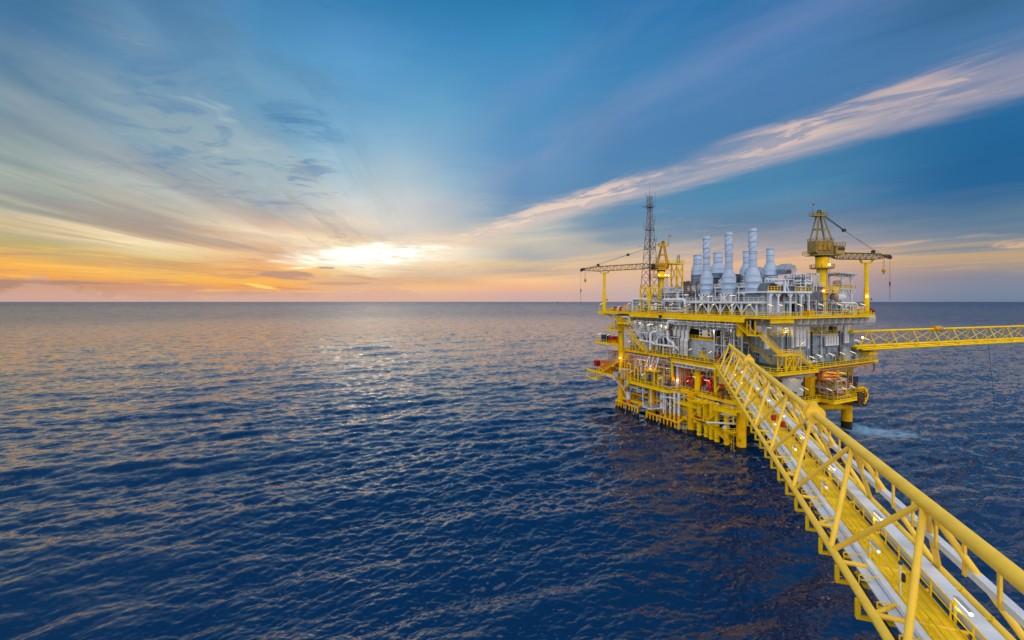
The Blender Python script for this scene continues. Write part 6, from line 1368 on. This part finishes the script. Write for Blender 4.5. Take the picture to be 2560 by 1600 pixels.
# point lights along both footbridge rails, added at the unlit tubes too
for i in range(9): lamp(FB, (14.3, yb(24.2+9.9*i, 14.6)-.7, ZB+1.2), (1, .86, .5), 12, .15); lamp(FB, (12.9, yb(23.0+9.9*i, 12.6)-3.8, ZB+1.2), (1, .86, .5), 9, .15)
# ------------------------------------------------------------------ far bridge, its rope, ships on the horizon
pA = Vector((2129.6-1280, 1080, 0)); dirF = Vector((3220, 1080, 0)).normalized()
hb_f = 1.0
zt_f = 31.9; YA = (H-zt_f)*1080/(829-754); A0 = Vector((pA.x/1080*YA, YA, 0))
FC = Frame(A0.x, A0.y, 0, math.atan2(dirF.y, dirF.x)-R(0))   # x runs along the far bridge
t = thing('far_bridge', 'yellow truss bridge leaving the platform to the right over open sea', 'bridge', FC, (30, 0, 26))
LB = 95; zb_f = 26.6; hwf = 2.3
part(t, 'top_chord', MB().tube((0, 0, zt_f), (LB, 0, zt_f), .35, n=16).tube((-.4, 0, zt_f), (3.2, 0, zt_f-.12), .5, n=16), 'yellow')
for v in (-hwf, hwf): part(t, 'bottom_chord', MB().tube((1.0, v, zb_f), (LB, v, zb_f), .27, n=12), 'yellow')
for k in range(9):
    x = 7.4+k*10.4
    for v in (-hwf, hwf):
        part(t, 'post', MB().tube((x, 0, zt_f), (x, v, zb_f), .15, n=10), 'yellow')
        if k < 8: part(t, 'brace', MB().tube((x, 0, zt_f), (x+10.4, v, zb_f), .12, n=8) if v < 0 else MB().tube((x+10.4, 0, zt_f), (x, v, zb_f), .12, n=8), 'yellow')
part(t, 'brace', MB().tube((7.4, 0, zt_f), (-1.2, -hwf, zb_f), .12, n=8), 'yellow')
part(t, 'carrier_pipe', MB().tube((0, -.6, zb_f+.9), (LB, -.6, zb_f+.9), .42, n=14), 'yellow'); part(t, 'carrier_pipe', MB().tube((0, -1.4, zb_f+.35), (LB, -1.4, zb_f+.35), .3, n=12), 'yellow'); part(t, 'floor', MB().box(1, LB, -.4, 2.0, zb_f, zb_f+.12), 'grating')
part(t, 'handrail', MB().rail([(1, 1.9, zb_f+.1), (LB, 1.9, zb_f+.1)], 1.5, 2.2, .03), 'grating')
part(t, 'collar', MB().tube((38.6, 0, zt_f+.1), (42.4, 0, zt_f+.1), .95, n=20), 'yellow_dark')
solo('hanging_rope', 'thin dark rope hanging from far bridge toward the water', 'rope', MB().sweep([(63.8, -2.4, zb_f), (64.6, -2.5, 20), (65.8, -2.6, 12), (66.7, -2.6, 5), (66.9, -2.6, 1)], .06, 6), 'black', FC)
for k, (px_, nm) in enumerate([(1394, 'tiny distant rig on the horizon left of the platform'), (1946, 'tiny distant ship on the horizon behind the platform')]):
    Yd = 16000.; xd = (px_-1280)/1080*Yd; Fd = Frame(xd, Yd, 0, 0)
    t = thing('distant_rig' if k == 0 else 'distant_ship', nm, 'rig' if k == 0 else 'ship', Fd, (0, 0, 0))
    part(t, 'hull', MB().box(-40, 40, -10, 10, 8 if k == 0 else -2, 26 if k == 0 else 14), 'slate'); part(t, 'tower', MB().box(-6, 8, -5, 5, 14, 62 if k == 0 else 38), 'slate')
    if k == 0: part(t, 'leg', MB().box(-34, -26, -5, 5, -4, 8), 'slate'); part(t, 'leg', MB().box(26, 34, -5, 5, -4, 8), 'slate')
    else: part(t, 'bow', MB().prism([(40, -2), (58, 16), (40, 14)], 1, -8, 8), 'slate')
# ------------------------------------------------------------------ racks, hangers, cages and small fittings
def rack(label, x, ys, zs, hang_z, mats, r=.16, step=2.6, cat='pipe rack'):
    """parallel pipes along the left face, each hanger reaching up to the deck above"""
    t = thing('pipe_rack', label, cat, FP, (x, ys[0], min(zs)))
    for i, z in enumerate(zs):
        bb = x+(i % 2)*.5
        part(t, 'pipe', MB().pipe([(bb, ys[1], z), (bb, ys[0]+i*.7, z), (bb+1.5, ys[0]+i*.7, z)], r*(1-.12*i), 8), mats[i % len(mats)])
    y = ys[0]+1
    while y < ys[1]-.5:
        part(t, 'hanger', MB().beam((x+.2, y, min(zs)-.2), (x+.2, y, hang_z), .13).beam((x-.2, y, min(zs)-.2), (x+.9, y, min(zs)-.2), .12), 'white'); y += step
    return t
rack('white pipe rack hung under the top deck edge over the mezzanines', -.1, (24, 47), (35.3, 34.7, 34.0), TD-.3, ['bright_white', 'steel', 'white'])
rack('thin pipe rack hung under the top deck edge above the cabin', -.1, (2, 19.5), (34.6, 33.7), TD-.3, ['bright_white', 'white'], .12, 2.1)
rack('white pipe rack hung under the middle deck edge over red pumps', -.6, (8, 24), (21.4, 20.8), MD-.4, ['bright_white', 'lightgrey'], .14, 1.7)
rack('white and red pipe rack under middle deck edge over lower deck', -.3, (27, 48), (21.6, 21.0), MD-.4, ['white', 'redpipe'], .14, 2.3)
t = thing('hung_platform', 'yellow platform hung on white rods over middle of lower deck', 'platform', FP, (-1, 33, 18))
part(t, 'floor', MB().box(-2.8, 1.2, 30.6, 35.8, 17.6, 17.75), 'yellow')
for p, q_ in (((-2.8, 30.6), (-2.8, 35.8)), ((1.2, 30.6), (1.2, 35.8)), ((-2.8, 30.6), (1.2, 30.6)), ((-2.8, 35.8), (1.2, 35.8))): part(t, 'edge_beam', MB().beam((*p, 17.5), (*q_, 17.5), .3, .55), 'yellow')
for b, a in ((-2.6, 30.8), (-2.6, 33.2), (-2.6, 35.6)): part(t, 'rod', MB().tube((b, a, 17.7), (b+2, a, MD-.6), .15, n=8), 'bright_white')
part(t, 'rod', MB().tube((-2.6, 33.2, 17.7), (-.6, 31, MD-.6), .12, n=8), 'bright_white'); part(t, 'rod', MB().tube((-2.6, 33.2, 17.7), (-.6, 35.4, MD-.6), .12, n=8), 'bright_white')
for a in (31, 35.4): part(t, 'post', MB().beam((-2.6, a, LD), (-2.6, a, 17.5), .4), 'yellow')
for k, (a, z1) in enumerate([(38.2, 17.8), (42.2, 18.6), (26.4, 16.6), (45.5, 19)]):
    t = thing('goal_post', ['yellow goalpost frame on lower deck edge, second from left', 'yellow goalpost frame on lower deck edge, third from left', 'yellow goalpost frame on lower deck edge, nearest', 'yellow goalpost frame on lower deck edge, leftmost'][[1, 0, 2, 3][k]], 'frame', FP, (-3, a, LD), 'yellow frames along lower deck edge')
    part(t, 'post', MB().beam((-3.4, a, LD), (-3.4, a, z1), .28), 'yellow'); part(t, 'post', MB().beam((-3.4, a+1.9, LD), (-3.4, a+1.9, z1), .28), 'yellow'); part(t, 'lintel', MB().beam((-3.4, a-.2, z1), (-3.4, a+2.1, z1), .3), 'yellow')
for k, a in enumerate((26.2, 29.6, 33.0, 38.4, 41.6, 45.0)):
    t = thing('rail_frame', f'tall yellow frame on left walkway rail of middle deck, {["sixth", "fifth", "fourth", "third", "second", "first"][k]} from left', 'frame', FP, (-.3, a, MD), 'tall frames on left walkway')
    part(t, 'post', MB().beam((-.3, a, MD), (-.3, a, MD+3.2), .16), 'yellow'); part(t, 'post', MB().beam((-.3, a+1.5, MD), (-.3, a+1.5, MD+3.2), .16), 'yellow'); part(t, 'crossbar', MB().beam((-.3, a, MD+3.2), (-.3, a+1.5, MD+3.2), .18), 'yellow')
# caged ladders and railed rest floors round the stacks
def cage_ladder(label, b, a, z0, z1, mat='white'):
    t = thing('caged_ladder', label, 'ladder', FP, (b, a, z0)); part(t, 'ladder', MB().ladder((b, a, z0), (b, a, z1), (0, 1, 0), .55), mat)
    for k in range(int((z1-z0-2)/1.0)): part(t, 'hoop', MB().ring((b-.45, a, z0+2.2+k), .45, .04, 8), mat)
cage_ladder('white caged ladder between left and middle tall stacks', 9.5, 14.6, ZS, 48.6); cage_ladder('white caged ladder between middle and right tall stacks', 9.5, 6.6, ZS, 48.6)
cage_ladder('white caged ladder at the white columns right of tall stacks', 1.4, -5.4, TD, 43.4); cage_ladder('white ladder beside the four kinked ducts', 2.6, 29.6, MD, 31.5); cage_ladder('yellow caged ladder on far left deck column', -1.2, 52, MD, 33, 'yellow')
for lb, b0, b1, a0, a1, z in [('white railed service floor between left and middle tall stacks', 9, 14, 12.8, 16.8, 45.4), ('white railed service floor between middle and right tall stacks', 9, 14, 4.8, 8.4, 45.4), ('white railed service floor right of the nearest tall stack', 10, 14, -2.8, .4, 46.2),
                              ('white railed service floor left of the tall stacks', 7, 13, 22.4, 26.5, 44.8), ('white railed floor under the upper grey air intake', 18, 26, -1, 5.2, 47.4), ('grey railed floor left of the stacks near access tower', 4, 13, 27, 33.6, 44.2)]:
    t = thing('service_platform', lb, 'service platform', FP, ((b0+b1)/2, a0, z)); part(t, 'floor', MB().box(b0, b1, a0, a1, z-.2, z), 'white')
    part(t, 'guard_rail', MB().rail([(b0, a1, z), (b0, a0, z), (b1, a0, z)], 1.1, 1.2, .045), 'white')
    for a in (a0+.2, a1-.2): part(t, 'post', MB().beam((b0+.2, a, z-4), (b0+.2, a, z-.2), .22), 'white')
# conduits, boxes and notices on the grey building
for k, b in enumerate((14.6, 25.8, 30.2, 38.8)):
    t = thing('conduit', ['brown conduit rising beside left end of front wall', 'brown conduit rising at middle of grey front wall', 'white conduit rising at middle of grey front wall', 'brown conduit rising near right end of grey wall'][k], 'conduit', FP, (b, -2.7, MD))
    part(t, 'pipe', MB().box(b, b+.28, -2.75, -2.45, MD+.2, BZ+1.2), 'white' if k == 2 else 'brown'); part(t, 'clip', MB().box(b-.06, b+.34, -2.8, -2.44, MD+2, MD+2.12), 'grey'); part(t, 'clip', MB().box(b-.06, b+.34, -2.8, -2.44, MD+5.4, MD+5.52), 'grey')
for k, (b, z, m_) in enumerate([(23.4, MD+1.2, 'lightgrey'), (29.2, MD+1.3, 'signwhite'), (32.4, MD+1.5, 'lightgrey'), (35.2, MD+1.1, 'grey'), (19.6, MD+1.5, 'signwhite')]):
    t = thing('junction_box', f'small box fixed to grey front wall at walkway level, {["second", "third", "fourth", "fifth", "first"][k]} from left', 'junction box', FP, (b, -2.6, z), 'boxes on the grey front wall')
    part(t, 'body', MB().box(b, b+.7, -2.72, -2.45, z, z+.95), m_); part(t, 'cable', MB().box(b+.3, b+.4, -2.6, -2.5, z+.95, z+2.6), 'black')
# lower walkway behind the boat fenders and bracing between the legs
t = thing('sea_walkway', 'narrow orange yellow walkway between legs just above the sea', 'walkway', FP, (.8, 26, 7.4))
part(t, 'floor', MB().box(.2, 1.6, 18, 51, 7.3, 7.4), 'rust'); part(t, 'girder', MB().box(0, .2, 18, 51, 6.8, 7.45), 'yellow_worn'); part(t, 'guard_rail', MB().rail([(.1, 18, 7.4), (.1, 51, 7.4)], 1.05, 2.0, .045), 'yellow_worn')
for a in (21, 26.5, 31, 40.5, 46): part(t, 'post', MB().tube((.8, a, 4.6), (.8, a, LD-.6), .16, n=8), 'yellow_worn')
t = thing('access_ladder', 'yellow ladder reaching from gallery to water left of conductors', 'ladder', FP, (-1.6, 18.6, 0)); part(t, 'ladder', MB().ladder((-1.6, 18.6, 0), (-1.6, 18.6, 8.4), (0, 1, 0), 1.3), 'yellow')
t = thing('access_ladder', 'yellow ladder reaching to water just left of near leg', 'ladder', FP, (-1.9, 1.2, 0)); part(t, 'ladder', MB().ladder((-1.9, 1.2, 0), (-1.9, 1.2, 5.4), (0, 1, 0), .9), 'yellow'); part(t, 'floor', MB().box(-3, -1.2, .4, 3.4, 5.2, 5.35), 'yellow'); part(t, 'guard_rail', MB().rail([(-3, 3.4, 5.3), (-3, .4, 5.3), (-1.2, .4, 5.3)], 1.1, 1, .05), 'yellow'); part(t, 'warning_sign', MB().box(-3.08, -3.04, 2.2, 3.2, 5.7, 6.6), 'signwhite')
t = thing('vent_stub', 'tall thin yellow frame of pipes at lower right deck corner', 'frame', FP, (42, -.6, LD))
for b in (41.6, 42.8, 44): part(t, 'post', MB().beam((b, -.8, LD), (b, -.8, LD+5.2), .3), 'yellow')
part(t, 'top_rail', MB().beam((33, -.8, LD+6.2), (44.2, -.8, LD+5.2), .34), 'orange_y'); part(t, 'top_rail', MB().beam((33, .6, LD+6.8), (44.2, .4, LD+5.8), .3), 'orange_y')
